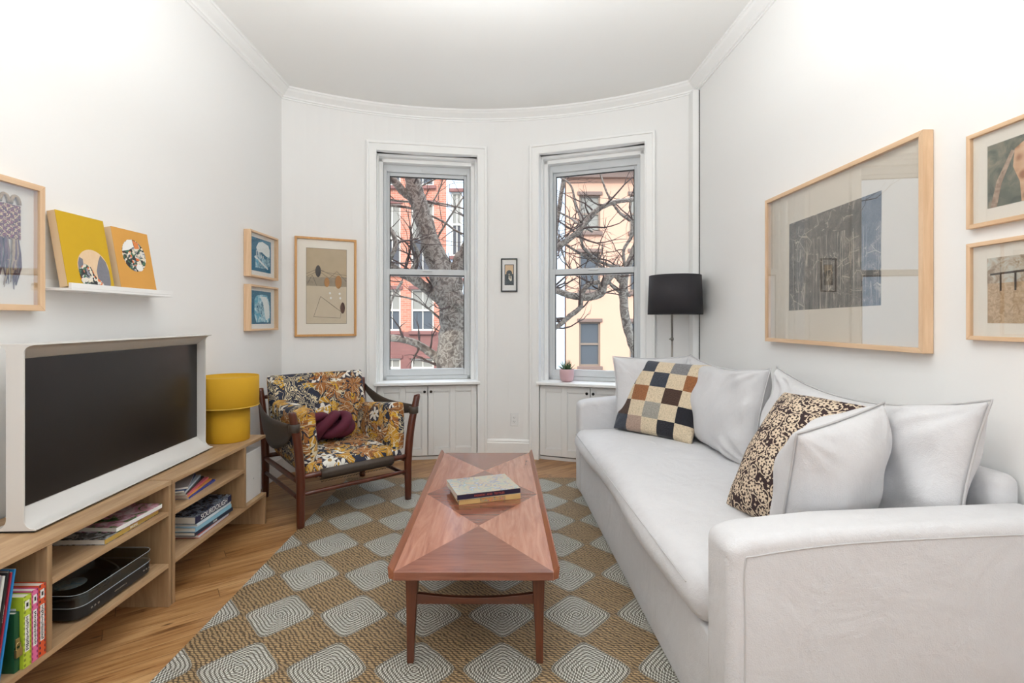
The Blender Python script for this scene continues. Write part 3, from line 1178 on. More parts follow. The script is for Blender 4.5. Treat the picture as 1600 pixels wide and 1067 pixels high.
D = 8.0
tree('plane_tree', 'large mottled plane tree with forked trunk outside the armchair window', [
    [(722, 795, D, 36), (716, 700, D, 32), (708, 620, D, 29), (706, 560, D, 27), (708, 500, D, 25), (700, 455, D, 25), (690, 425, D, 22), (676, 390, D, 18), (664, 350, D, 16), (654, 315, D, 15), (646, 285, D, 14),
     (640, 250, D, 12), (630, 190, D, 9), (615, 120, D, 6)],
    [(705, 455, D, 20), (712, 428, D, 16), (722, 402, D, 14), (734, 378, D, 12), (742, 340, D + .1, 11), (752, 280, D + .2, 9), (770, 200, D + .3, 6)],
    [(700, 478, D, 12), (682, 462, D, 11), (660, 446, D, 10), (642, 432, D - .1, 11), (622, 424, D - .1, 9), (604, 412, D - .2, 9), (570, 405, D - .3, 8)],
    [(652, 312, D, 9), (634, 303, D, 8), (620, 288, D - .1, 8), (606, 268, D - .1, 7), (590, 235, D - .2, 5)],
    [(704, 590, D, 12), (690, 566, D, 10), (664, 545, D, 8), (640, 533, D - .1, 7), (600, 528, D - .2, 7), (560, 540, D - .3, 6)],
    [(600, 348, D - 1, 4), (612, 362, D - 1, 5), (618, 378, D - 1, 5), (614, 396, D - 1, 4.5), (604, 412, D - .8, 5)],
    [(700, 470, D, 10), (720, 476, D - .2, 9), (742, 462, D - .3, 8), (780, 440, D - .4, 7)],
    [(642, 426, D - .1, 5), (650, 410, D - .2, 4.5), (653, 396, D - .2, 4), (646, 378, D - .3, 2.5), (640, 352, D - .3, 1.6)],
    [(560, 318, D, 3), (620, 322, D, 2.6), (650, 328, D, 2.4), (690, 345, D, 2.2), (715, 362, D, 2.0), (745, 372, D, 1.4)],
    [(580, 300, D, 2.6), (610, 312, D, 2.2), (650, 316, D + .4, 1.8), (690, 318, D + .4, 1.6), (740, 330, D + .4, 1.3)],
    [(730, 300, D, 1.4), (712, 325, D, 1.8), (696, 350, D + .2, 2), (678, 380, D + .3, 2.2)],
    [(600, 460, D - .5, 1.6), (640, 466, D - .4, 1.8), (664, 478, D - .2, 2), (690, 500, D, 2.4)],
    [(604, 520, D - .6, 1.5), (612, 470, D - .6, 2.0), (628, 440, D - .4, 3)],
    [(640, 300, D + .3, 1.5), (670, 285, D + .3, 1.5), (700, 270, D + .3, 1.2), (725, 262, D + .3, 1.0)],
    [(660, 340, D + .3, 1.5), (685, 300, D + .3, 1.5), (694, 268, D + .3, 1.2)],
], P(722, 795, D), 3, 90, D)

D = 9.0
tree('plane_tree', 'spreading bare plane tree with thin branches outside the sofa-end window', [
    [(1052, 770, D, 22), (1040, 690, D, 18), (1018, 610, D, 13), (992, 545, D, 9), (978, 500, D, 8), (974, 455, D, 7.5), (978, 425, D, 7), (988, 400, D, 6), (996, 370, D, 5), (1004, 320, D, 4)],
    [(974, 440, D, 8), (960, 428, D, 7), (946, 440, D, 7.5), (938, 458, D, 8.5), (918, 464, D, 7.5), (894, 462, D, 6.5), (872, 455, D, 6), (856, 452, D, 5.5)],
    [(938, 440, D, 4.5), (918, 446, D, 4.5), (908, 462, D, 5), (906, 480, D, 5), (890, 494, D, 5), (868, 512, D, 4.5), (845, 524, D, 4.5)],
    [(850, 398, D - .4, 6.5), (868, 388, D - .4, 6.5), (888, 374, D - .4, 6), (908, 358, D - .4, 5.5), (920, 340, D - .4, 5), (936, 326, D - .4, 5), (960, 316, D - .4, 4.5), (985, 312, D - .4, 4.5), (1020, 306, D - .4, 4)],
    [(856, 470, D + .3, 7), (860, 420, D + .3, 6.5), (866, 370, D + .3, 5.5), (876, 310, D + .3, 4.5), (882, 270, D + .3, 4), (890, 220, D + .3, 3)],
    [(978, 425, D, 6), (968, 418, D, 4), (950, 414, D, 3.2), (930, 404, D, 3), (912, 386, D - .2, 2.6), (906, 364, D - .3, 3)],
    [(970, 438, D, 3.6), (945, 420, D, 3), (920, 404, D, 2.6), (890, 386, D - .2, 2.4), (868, 372, D, 2)],
    [(874, 276, D + .2, 1.8), (892, 290, D + .1, 2.0), (900, 320, D, 2.4), (910, 348, D - .3, 3)],
    [(935, 262, D, 1.6), (948, 300, D, 2), (966, 330, D, 2.6), (985, 345, D, 3)],
    [(870, 330, D, 1.8), (890, 340, D, 2), (905, 350, D - .3, 2.4), (925, 362, D, 2)],
    [(990, 345, D, 4), (986, 370, D, 3.6), (975, 390, D, 3), (976, 415, D, 3)],
    [(985, 462, D, 3), (972, 458, D, 3.5), (955, 445, D, 3), (948, 425, D, 3)],
    [(920, 448, D, 1.8), (930, 420, D, 1.6), (940, 398, D, 1.2), (942, 380, D, 1)],
    [(870, 360, D, 1.6), (884, 410, D, 1.4), (900, 425, D, 1.6), (915, 418, D, 2)],
], P(1052, 770, D), 8, 110, D)

# ------------------------------------------------------------------ rug
mb = MB()
mb.box((-1.205, .85, 0.001), (1.15, 3.93, .010))
tag(mb.build('rug', m_rug, None, .003), 'braided seagrass rug with pale and brown diamonds under the coffee table', 'rug')
RUG = .010

# ------------------------------------------------------------------ coffee table
TX, TY = -.0945, 2.489
t = thing('coffee_table', 'low teak coffee table with inlaid diamond top standing on the rug', 'coffee table', (TX, TY, RUG))
hw, hl = .2885, .772
m = MB()
m.box((-hw + .012, -hl, .343), (hw - .012, hl, .373))
m.build('tabletop', m_tabletop, t, .002)
for s in (-1, 1):
    m = MB()
    # raised side lip with a sloping inner face
    pr = [(s * (hw - .013), .346), (s * (hw + .004), .352), (s * (hw + .008), .392), (s * (hw + .003), .394), (s * (hw - .013), .3735)]
    m.prism(pr if s > 0 else pr[::-1], -hl - .002, hl + .002, axis='y')
    m.build('edge_lip', m_lip, t, .0015)
m = MB()
m.box((-hw + .03, -hl + .06, .318), (hw - .03, -hl + .078, .343)).box((-hw + .03, hl - .078, .318), (hw - .03, hl - .06, .343))
m.box((-hw + .03, -hl + .078, .318), (-hw + .048, hl - .078, .343)).box((hw - .048, -hl + .078, .318), (hw - .03, hl - .078, .343))
m.build('underframe', m_teak, t, .002)


def taper_leg(x, y, dx, dy, h, r0, r1, mat, parent, name='leg'):
    m = MB()
    rings = []
    for z, r, ox, oy in ((0, r1, dx, dy), (h * .5, (r0 + r1) * .5, dx * .45, dy * .45), (h * .85, r0, dx * .1, dy * .1), (h, r0 * 1.03, 0, 0)):
        rings.append([m.bm.verts.new((x + ox + a * r, y + oy + b * r, z)) for a, b in ((-1, -1), (1, -1), (1, 1), (-1, 1))])
    for i in range(3):
        for k in range(4):
            m.bm.faces.new([rings[i][k], rings[i][(k + 1) % 4], rings[i + 1][(k + 1) % 4], rings[i + 1][k]])
    m.bm.faces.new(rings[0][::-1])
    m.bm.faces.new(rings[-1])
    return m.build(name, mat, parent, .004)


for sx in (-1, 1):
    for sy in (-1, 1):
        taper_leg(sx * .230, sy * (hl - .115), sx * .004, sy * .02, .343, .0225, .0125, m_teak, t)
for sy in (-1, 1):
    y = sy * (hl - .108)
    n = 12
    top = [(-.215 + .43 * i / n, .245 - .016 * (1 - (2 * i / n - 1) ** 2)) for i in range(n + 1)]
    bot = [(-.215 + .43 * i / n, .206 + .0 * i) for i in range(n + 1)]
    m = MB()
    m.prism(bot + top[::-1], y - .009, y + .009, axis='y')
    m.build('stretcher', m_teak_x, t, .002)


# ------------------------------------------------------------------ books
m_paper = plain('book_pages', (.72, .68, .60), .85, .2, 500)


def cov(name, col, rough=.35, var=0.0, sc=30):
    return plain(name, col, rough, 0, sc, var)


def photo_cover(name, cols, scale=14, rough=.25):
    t = NT(name)
    co = t.coord('Object')
    n = t.noise(co, scale, 5, .6, 1.2)
    k = len(cols)
    t.pbr(t.ramp(n, [(.3 + .4 * i / (k - 1), c) for i, c in enumerate(cols)]), rough)
    return t.m


def book(name, label, cat, M, L, W, T, cover, spine=None, group=None, soft=False, txt=None, txtmat=None, tsize=None):
    """lies flat: local x = across the pages from the spine (spine at x=0, pages towards -x), y = along the spine, z up"""
    r = thing(name, label, cat, group=group, mat=M)
    ct = .0012 if soft else .0025
    e = 0 if soft else .003
    m = MB()
    m.box((-W, -L / 2, 0), (0, L / 2, ct)).box((-W, -L / 2, T - ct), (0, L / 2, T))
    m.box((-ct, -L / 2, ct), (0, L / 2, T - ct), 1)
    m.build('cover', [cover, spine or cover], r, .0006, 1)
    MB().box((-W + e, -L / 2 + e, ct), (-ct, L / 2 - e, T - ct)).build('pages', m_paper, r, 0)
    if txt:
        Mt = Matrix.Translation((.0006, 0, T / 2)) @ Matrix.Rotation(R(90), 4, 'Z') @ Matrix.Rotation(R(90), 4, 'X')
        text(txt, tsize or T * .62, txtmat, r, Mt, 'spine_lettering')
    return r


# the two on the coffee table: spine towards the camera
m_navy = cov('navy_jacket', (.012, .010, .035))
m_tapestry = photo_cover('pale_landscape_jacket', [(.50, .53, .60), (.28, .33, .34), (.42, .42, .33), (.50, .40, .30), (.22, .26, .33), (.55, .57, .62)], 22, .14)
m_tan = cov('tan_jacket', (.62, .42, .17), .4, .1)
m_red_ink = cov('red_ink', (.55, .10, .06), .5)
m_white_ink = cov('white_ink', (.82, .82, .80), .5)
m_black_ink = cov('black_ink', (.02, .02, .02), .5)
pa = P(708, 790, (CZ - .383) * F / 290)
TZ = .373 + RUG + .0002


def on_table(px, py, z):
    d = (CZ - z) * F / (py - HY)
    return P(px, py, d)


a0, a1 = on_table(711, 790, TZ), on_table(819, 778, TZ)
ang = atan2((a1 - a0).y, (a1 - a0).x)
mid = (a0 + a1) / 2
# local y (spine) must run along a0->a1, local -x away from the camera
M1 = Matrix.Translation((mid.x, mid.y, TZ)) @ Matrix.Rotation(ang - pi / 2, 4, 'Z')
b = book('book', 'tan-spined hardback book lying under the pale-jacketed one on the coffee table', 'book', M1, .305, .228, .024, m_tan, m_tan)
# illustrated patch on its spine
m_patch = photo_cover('spine_picture', [(.05, .03, .04), (.35, .20, .22), (.65, .28, .08), (.30, .33, .20), (.08, .05, .07)], 60)
MB().box((.0001, -.05, .003), (.0012, .075, .021)).build('spine_picture', m_patch, b)
M2 = Matrix.Translation((mid.x - .004, mid.y - .004, TZ + .0243)) @ Matrix.Rotation(ang - pi / 2 + R(1.5), 4, 'Z')
b2 = book('book', 'large book with pale landscape jacket and navy spine lying topmost on the coffee table', 'book', M2, .315, .235, .027, m_tapestry, m_navy,
          txt='FASHION  AND  TEXTILES', txtmat=m_red_ink, tsize=.013)

# ------------------------------------------------------------------ sofa
SX0, SX1, SY0, SY1 = .577, 1.522, 1.325, 3.715
AT = .155
t = sofa = thing('sofa', 'long white slipcovered sofa along the right wall with one bench cushion', 'sofa', ((SX0 + SX1) / 2, (SY0 + SY1) / 2, 0))


def rounded_prism(name, poly, z0, z1, axis, mat, parent, r, seg=5, sub=False, wrinkle=0.0, world=True, cuts=0):
    m = MB().prism(poly, z0, z1, axis=axis)
    bmesh.ops.recalc_face_normals(m.bm, faces=m.bm.faces[:])
    bmesh.ops.bevel(m.bm, geom=[e for e in m.bm.edges], offset=r, segments=seg, profile=.5, affect='EDGES', clamp_overlap=True)
    if cuts:
        bmesh.ops.triangulate(m.bm, faces=[f for f in m.bm.faces if len(f.verts) > 4])
        bmesh.ops.subdivide_edges(m.bm, edges=[e for e in m.bm.edges if e.calc_length() > .06], cuts=cuts, use_grid_fill=True)
    if wrinkle:
        bmesh.ops.recalc_face_normals(m.bm, faces=m.bm.faces[:])
        m.bm.normal_update()
        for v in m.bm.verts:
            q = mnoise.noise(v.co * 4.0) * .7 + mnoise.noise(v.co * 10.0) * .3
            v.co += v.normal * q * wrinkle
    for f in m.bm.faces:
        f.smooth = True
    return m.build(name, mat, parent, world=world)


# arms: front post a little lower than the back, profile in the x-z plane
def arm(y0, y1):
    poly = [(SX0, .012), (SX1 - .005, .012), (SX1 - .005, .715), (SX0 + .30, .695), (SX0 + .06, .672), (SX0, .650)]
    o = rounded_prism('arm', poly, y0, y1, 'y', m_linen, t, .034, 6)
    return o


a1_ = arm(SY0, SY0 + AT)
a2_ = arm(SY1 - AT, SY1)
# stitched seam lines on the near arm's outer face and front post
def seam(name, pts, r, parent, mat=m_seam):
    return MB().tube(pts, r, 6).build(name, mat, parent, world=True)
sp = smooth_path([(SX0 + .040, SY0 - .0005, .03), (SX0 + .040, SY0 - .0005, .45), (SX0 + .041, SY0 - .0005, .605), (SX0 + .075, SY0 - .0005, .628),
                  (SX0 + .30, SY0 - .0005, .656), (SX0 + .6, SY0 - .0005, .671), (SX1 - .06, SY0 - .0005, .680)], 5)
seam('arm_seam', sp, .0022, a1_)
rounded_prism('base', [(SX0 + .012, SY0 + AT - .02), (SX1 - .02, SY0 + AT - .02), (SX1 - .02, SY1 - AT + .02), (SX0 + .012, SY1 - AT + .02)], .012, .325, 'z', m_linen, t, .012, 3, wrinkle=.004, cuts=3)
rounded_prism('backrest', [(SX1 - .085, SY0 + AT - .015), (SX1 + .004, SY0 + AT - .015), (SX1 + .004, SY1 - AT + .015), (SX1 - .085, SY1 - AT + .015)], .012, .790, 'z', m_linen, t, .035, 5)
# bench cushion, crowned
m = MB()
cx0, cx1, cy0, cy1, cz0, cz1 = SX0 - .030, SX1 - .12, SY0 + AT + .004, SY1 - AT - .004, .326, .488
nx, ny = 30, 66
top, bot = {}, {}
for i in range(nx + 1):
    for j in range(ny + 1):
        u, v = -1 + 2 * i / nx, -1 + 2 * j / ny
        # rounded-rectangle falloff near the borders
        du, dv = (1 - abs(u)) * (cx1 - cx0) / 2, (1 - abs(v)) * (cy1 - cy0) / 2
        r = .075
        def sh(d):
            k = min(1, d / r)
            return sqrt(max(0, 1 - (1 - k) ** 2))
        e = sh(du) * .52 + .48
        e2 = sh(dv) * .52 + .48
        hgt = (cz1 - cz0) / 2 * min(e, e2)
        crown_ = .022 * (1 - u * u) * (1 - v ** 4) + .006 * mnoise.noise(V((u * 3, v * 6, 0)))
        # corner rounding in plan
        x = (cx0 + cx1) / 2 + u * (cx1 - cx0) / 2
        y = (cy0 + cy1) / 2 + v * (cy1 - cy0) / 2
        k = max(0, abs(u) - .9) / .1 * max(0, abs(v) - .955) / .045
        x -= math.copysign(.03 * k, u)
        y -= math.copysign(.03 * k, v)
        bul = .012 * sin(v * 5 + 1) * max(0, -u) ** 4
        zc = (cz0 + cz1) / 2
        top[i, j] = m.bm.verts.new((x + bul, y, zc + hgt + crown_ * min(1, du / .1 + .0) * min(1, dv / .1)))
        bot[i, j] = m.bm.verts.new((x + bul, y, zc - hgt))
for i in range(nx):
    for j in range(ny):
        m.bm.faces.new([top[i, j], top[i + 1, j], top[i + 1, j + 1], top[i, j + 1]])
        m.bm.faces.new([bot[i, j], bot[i, j + 1], bot[i + 1, j + 1], bot[i + 1, j]])
ring = [(i, 0) for i in range(nx)] + [(nx, j) for j in range(ny)] + [(i, ny) for i in range(nx, 0, -1)] + [(0, j) for j in range(ny, 0, -1)]
midr = {}
for k in ring:
    a_, b_ = top[k].co, bot[k].co
    c = (a_ + b_) / 2
    out = V((c.x - (cx0 + cx1) / 2, c.y - (cy0 + cy1) / 2, 0))
    nrm = V((-1 if k[0] == 0 else 1 if k[0] == nx else 0, -1 if k[1] == 0 else 1 if k[1] == ny else 0, 0))
    midr[k] = m.bm.verts.new(c + nrm * .014)
for a_, b_ in zip(ring, ring[1:] + ring[:1]):
    m.bm.faces.new([top[a_], midr[a_], midr[b_], top[b_]])
    m.bm.faces.new([midr[a_], bot[a_], bot[b_], midr[b_]])
for f in m.bm.faces:
    f.smooth = True
seat = m.build('seat_cushion', m_linen, t, world=True, sub=1)
MB().tube([(cx0 - .004, cy0 + .05, .452), (cx0 - .006, (cy0 + cy1) / 2, .454), (cx0 - .004, cy1 - .05, .452)], .0022, 6).build('seam', m_seam, seat, world=True)


sofa.matrix_world = Matrix.Translation(((SX0 + SX1) / 2, (SY0 + SY1) / 2, 0)) @ Matrix.Rotation(R(1.2), 4, 'Z')


# ------------------------------------------------------------------ pillows
def pillow(name, label, center, wax, hax, w, h, th, mats, group=None, pinch=.06, seed=0, cellfn=None, piping=None, n=40, wr=.006, sag=0.0, puff=.42, cat='pillow', pin=2.0):
    wax = V(wax).normalized()
    hax = V(hax)
    hax = (hax - wax * hax.dot(wax)).normalized()
    tax = hax.cross(wax).normalized()
    M = Matrix(((wax.x, tax.x, hax.x, center[0]), (wax.y, tax.y, hax.y, center[1]), (wax.z, tax.z, hax.z, center[2]), (0, 0, 0, 1)))
    m = MB()
    uvl = m.bm.loops.layers.uv.new('UVMap')
    F_, B_ = {}, {}
    of = V((seed * 3.1, seed * 1.7, seed))
    def pos(i, j):
        u, v = -1 + 2 * i / n, -1 + 2 * j / n
        x = w / 2 * u * (1 - pinch * (1 - v * v) * abs(u) ** 3)
        z = h / 2 * v * (1 - pinch * (1 - u * u) * abs(v) ** 3)
        z -= sag * (1 - u * u) * (v + 1) / 2
        k = max(0, (1 - abs(u) ** pin)) * max(0, (1 - abs(v) ** pin))
        return u, v, x, z, th / 2 * k ** puff
    for i in range(n + 1):
        for j in range(n + 1):
            u, v, x, z, d = pos(i, j)
            corner = (abs(u) * abs(v)) ** 2
            q = mnoise.noise(V((x * 7, z * 7, 0)) + of) * wr * 1.6
            # folds fanning from the corners
            a = atan2(abs(v) - 1.02, abs(u) - 1.02)
            q += sin(a * 13 + seed) * wr * .9 * corner * 1.5
            env = min(1, d / (th * .2))
            F_[i, j] = m.bm.verts.new((x, -(d + q * env), z))
            if i in (0, n) or j in (0, n):
                B_[i, j] = F_[i, j]
            else:
                q2 = mnoise.noise(V((x * 7, z * 7, 5)) + of) * wr * 1.6
                B_[i, j] = m.bm.verts.new((x, d + q2 * env, z))
    for i in range(n):
        for j in range(n):
            mi = cellfn(i / n, j / n) if cellfn else 0
            for G, rev in ((F_, False), (B_, True)):
                ks = [(i, j), (i + 1, j), (i + 1, j + 1), (i, j + 1)]
                if rev:
                    ks = ks[::-1]
                f = m.bm.faces.new([G[k] for k in ks])
                f.smooth = True
                f.material_index = mi
                for lp, k in zip(f.loops, ks):
                    lp[uvl].uv = (k[0] / n * w + (3 if rev else 0), k[1] / n * h)
    o = m.build(name, mats, None, fix=False, sub=1)
    o.matrix_world = M
    tag(o, label, cat, group)
    if piping:
        pts = [pos(i, 0) for i in range(n)] + [pos(n, j) for j in range(n)] + [pos(i, n) for i in range(n, 0, -1)] + [pos(0, j) for j in range(n, 0, -1)]
        mm = MB()
        mm.loop_tube([(p[2], 0, p[3]) for p in pts], .0035, 6)
        mm.build('seam', piping, o)
    return o


pillow('back_cushion', 'long white back cushion behind the chequered pillow at the window end of the sofa', (1.30, 3.02, .745), (.02, -1, 0), (.18, 0, 1), 1.02, .53, .24, [m_linen],
       'white sofa cushions', .05, 1, piping=m_linen, wr=.018, sag=.035, puff=.36, cat='cushion')
pillow('back_cushion', 'long slouching white back cushion behind the blossom pillow at the near end of the sofa', (1.352, 1.975, .748), (.045, -1, 0), (.20, 0, 1), 1.05, .55, .24, [m_linen],
       'white sofa cushions', .05, 2, piping=m_seam, wr=.022, sag=.07, puff=.36, cat='cushion')
pillow('throw_pillow', 'square white pillow propped behind the chequered pillow against the far arm', (1.055, 3.475, .74), (1, .05, 0), (.0, .10, 1), .55, .52, .17, [m_linen],
       'white sofa cushions', .07, 3, piping=m_linen)
pillow('throw_pillow', 'plump white pillow leaning on the near sofa arm in front of the blossom pillow', (1.085, 1.650, .712), (.88, .42, .13), (.15, -.20, .96), .46, .48, .24, [m_linen],
       'white sofa cushions', .03, 4, piping=m_seam, wr=.014, puff=.45)
pillow('throw_pillow', 'dark plum pillow printed with cream blossoms between white pillow and sofa seat', (1.100, 1.885, .725), (-.27, .96, 0), (.56, .03, .83), .37, .54, .24, [m_scroll],
       None, .02, 5, piping=None, wr=.006, puff=.52)

cream = sherpa('cream_sherpa', (.66, .54, .38))
chk = [cream, sherpa('navy_sherpa', (.035, .042, .06)), sherpa('grey_sherpa', (.20, .195, .20)), sherpa('charcoal_sherpa', (.07, .065, .065)),
       sherpa('rust_sherpa', (.30, .115, .04)), sherpa('brown_sherpa', (.055, .025, .015)), sherpa('stone_sherpa', (.33, .31, .27)),
       sherpa('black_sherpa', (.012, .012, .018)), sherpa('blush_sherpa', (.40, .28, .22))]
ROWS = [[0, 1, 0, 2, 0], [3, 0, 1, 0, 4], [0, 4, 0, 5, 0], [5, 0, 6, 0, 7], [1, 8, 0, 7, 0]]


def cell(u, v):
    v = 1 - v - .001
    return ROWS[max(0, min(4, int(v * 5)))][max(0, min(4, int(u * 5)))]


pillow('throw_pillow', 'fluffy chequered pillow in cream, navy, rust and brown patches on the sofa', (1.050, 3.29, .735), (.36, -.42, -.012), (.14, .19, .47), .58, .53, .15, chk,
       None, .045, 6, cellfn=cell, wr=.004, n=50, puff=.38)

# ------------------------------------------------------------------ floor lamp behind the sofa
t = thing('floor_lamp', 'slim metal floor lamp with black drum shade behind the sofa end', 'lamp', (1.325, 3.805, 0))
m_steel = plain('aged_steel', (.22, .20, .18), .35, Metallic=.9)
m_shade = plain('black_shade_cloth', (.022, .020, .024), .75, .25, 300, .2)
MB().lathe([(0, 0), (.120, 0), (.122, .008), (.06, .016), (.014, .03), (0, .03)], 32).build('base', m_steel, t)
MB().tube([(-.022, 0, .03), (-.022, 0, 1.36)], .0075, 12).build('pole', m_steel, t)
m = MB()
m.lathe([(0, -.014), (.010, -.012), (.013, 0), (.010, .012), (0, .014)], 16, (-.022, 0, 1.105))
m.tube([(-.022, 0, 1.105), (-.044, 0, 1.105)], .004, 8)
m.build('knob', m_steel, t)
m = MB()
m.lathe([(.190, 1.588), (.201, 1.292), (.198, 1.292), (.187, 1.588)], 48, closed=True)
sh_ = m.build('lamp_shade', m_shade, t)
m = MB()
m.lathe([(.1865, 1.586), (.1975, 1.294), (.1968, 1.294), (.1858, 1.586)], 48, closed=True)
m.build('lining', m_white, sh_)
m = MB()
for k in range(3):
    a = k * 2 * pi / 3
    m.tube([(-.022, 0, 1.36), (-.022 + (.20) * cos(a) if False else .188 * cos(a), .188 * sin(a), 1.55)], .002, 6)
m.build('spider', m_steel, sh_)

# ------------------------------------------------------------------ armchair
AC = (-1.156, 3.495)
AR = atan2(.475, .554)
t = thing('armchair', 'low dark wood armchair with tropical floral cushions standing in the left corner', 'armchair', (AC[0], AC[1], 0), AR)
W2, D2 = .365, .36


def post(x, y, top, lean_x, lean_y, z_start, foot, name='leg', bulge=0.0):
    pts = [(x, y, foot, .0225), (x, y, foot + .12, .0245), (x, y, z_start, .0265), (x + lean_x * .35, y + lean_y * .35, z_start + (top - z_start) * .5, .026),
           (x + lean_x, y + lean_y, top - .02, .0225), (x + lean_x * 1.05, y + lean_y * 1.05, top - .004, .018), (x + lean_x * 1.07, y + lean_y * 1.07, top + .002, .009)]
    s = smooth_path(pts, 4)
    return MB().tube([p[:3] for p in s], [p[3] for p in s], 16).build(name, m_mahog, t)


post(-W2, -D2, .705, -.050, -.010, .30, .002)
post(W2, -D2, .725, .062, -.010, .30, RUG + .001)
post(-W2, D2, .765, -.020, .045, .30, .002)
post(W2, D2, .785, .020, .045, .30, .002)


def rail(name, a, b, r, bow=0.0, mat=None):
    a, b = V(a), V(b)
    pts = [a.lerp(b, i / 8) + V((0, 0, bow * (1 - (i / 4 - 1) ** 2))) for i in range(9)]
    return MB().tube(pts, [r * (.8 + .2 * min(1, i / 1.5, (8 - i) / 1.5)) for i in range(9)], 12).build(name, mat or m_mahog, t)


for z, r in ((.310, .019), (.205, .0145)):
    rail('front_rail', (-W2, -D2, z), (W2, -D2, z), r)
rail('rear_rail', (-W2, D2, .29), (W2, D2, .29), .018)
rail('rear_rail', (-W2 - .018, D2 + .038, .70), (W2 + .018, D2 + .038, .71), .016)
for s in (-1, 1):
    rail('side_rail', (s * W2, -D2, .275), (s * W2, D2, .275), .017)
    rail('side_rail', (s * W2, -D2, .175), (s * W2, D2, .175), .0135)
# leather seat sling wrapped over the front rail, with its hanging lace edge
def sling(u, v):
    prof = [(-D2 + .01, .268), (-D2 - .020, .290), (-D2 - .024, .318), (-D2 + .0, .334), (-D2 + .06, .285), (0, .262), (D2 - .08, .27), (D2, .312)]
    k = u * (len(prof) - 1)
    i = min(int(k), len(prof) - 2)
    f = k - i
    y = prof[i][0] * (1 - f) + prof[i + 1][0] * f
    z = prof[i][1] * (1 - f) + prof[i + 1][1] * f
    return (-.245 + .49 * v, y, z)
MB().sheet(sling, 21, 8, .005).build('seat_sling', m_leather, t)
m = MB()
for k in range(24):
    x = -.235 + .47 * k / 23
    m.tube([(x, -D2 + .01, .257), (x + .008, -D2 + .03, .245), (x + .016, -D2 + .012, .257)], .0018, 5, cap=False)
m.build('lacing', m_leather, t)
# arm slings: broad leather bands hung between back and front posts
for s in (-1, 1):
    yb, yf = D2 + .040, -D2 - .010
    xb, xf = s * (W2 + .032), s * (W2 + (.058 if s < 0 else .066))
    zt_b, zt_f = .735, (.640 if s < 0 else .655)
    def fn(u, v, s=s):
        y = yb + (yf - yb) * u
        sagz = .055 * sin(pi * u) ** .8
        ztop = zt_b + (zt_f - zt_b) * u - sagz - .01 * sin(2 * pi * u)
        hgt = (.085 if s > 0 else .20) * (.32 + .68 * sin(pi * min(1, max(0, u))) ** .7)
        x = xb + (xf - xb) * u + s * (.012 + .020 * sin(pi * u))
        return (x - s * .015 * v, y, ztop - hgt * v)
    o = MB().sheet(fn, 20, 5, .006).build('arm_sling', m_leather, t)
    m = MB()
    # loop of leather round the front post, with its loose tongue
    m.lathe([(.029, -.025), (.033, -.022), (.033, .022), (.029, .025)], 16, (s * (W2 + .040), yf + .004, zt_f - .03), closed=True)
    m.build('strap', m_leather, o)


def cushion(name, M, w, h, th, parent, seed=0, puff=.16, n=28, crown=.02):
    """box-like upholstered cushion with tropical print; local x width, z height, y thickness"""
    m = MB()
    uvl = m.bm.loops.layers.uv.new('UVMap')
    F_, B_ = {}, {}
    for i in range(n + 1):
        for j in range(n + 1):
            u, v = -1 + 2 * i / n, -1 + 2 * j / n
            u2, v2 = sin(u * pi / 2) * .35 + u * .65, sin(v * pi / 2) * .35 + v * .65
            x, z = w / 2 * u2, h / 2 * v2
            k = max(0, 1 - abs(u2) ** 6) * max(0, 1 - abs(v2) ** 6)
            d = th / 2 * (k ** puff) + crown * (1 - u2 * u2) * (1 - v2 * v2)
            q = .006 * mnoise.noise(V((x * 6, z * 6, seed)))
            F_[i, j] = m.bm.verts.new(M @ V((x, -d - q * min(1, k * 3), z)))
            B_[i, j] = F_[i, j] if (i in (0, n) or j in (0, n)) else m.bm.verts.new(M @ V((x, d + q * min(1, k * 3), z)))
    for i in range(n):
        for j in range(n):
            for G, rev in ((F_, False), (B_, True)):
                ks = [(i, j), (i + 1, j), (i + 1, j + 1), (i, j + 1)]
                if rev:
                    ks = ks[::-1]
                f = m.bm.faces.new([G[k] for k in ks])
                f.smooth = True
                for lp, k in zip(f.loops, ks):
                    # walk the thickness into v so that the side faces carry the print too
                    vv = k[1] / n * h + (th * .5 * (1 if k[1] > n / 2 else -1) * (1 - (1 - abs(2 * k[1] / n - 1)) ** .3) if False else 0)
                    lp[uvl].uv = (k[0] / n * w + seed * 1.37 + (2 if rev else 0), vv + seed * .71)
    o = m.build(name, m_tropic, parent, fix=False, sub=1)
    return o


def rotm(loc, rx=0, ry=0, rz=0):
    return Matrix.Translation(V(loc)) @ Matrix.Rotation(rz, 4, 'Z') @ Matrix.Rotation(ry, 4, 'Y') @ Matrix.Rotation(rx, 4, 'X')


cushion('seat_cushion', rotm((0, -.015, .342), R(-87)), .66, .68, .115, t, 1, crown=.012)
cushion('back_cushion', rotm((-.005, .300, .615), R(-14)), .71, .50, .15, t, 2)
cushion('side_cushion', rotm((-.300, -.045, .520), R(-4), R(0), R(90)), .56, .36, .12, t, 3)
cushion('side_cushion', rotm((.310, -.045, .485), R(4), R(7), R(90)), .58, .33, .12, t, 4)

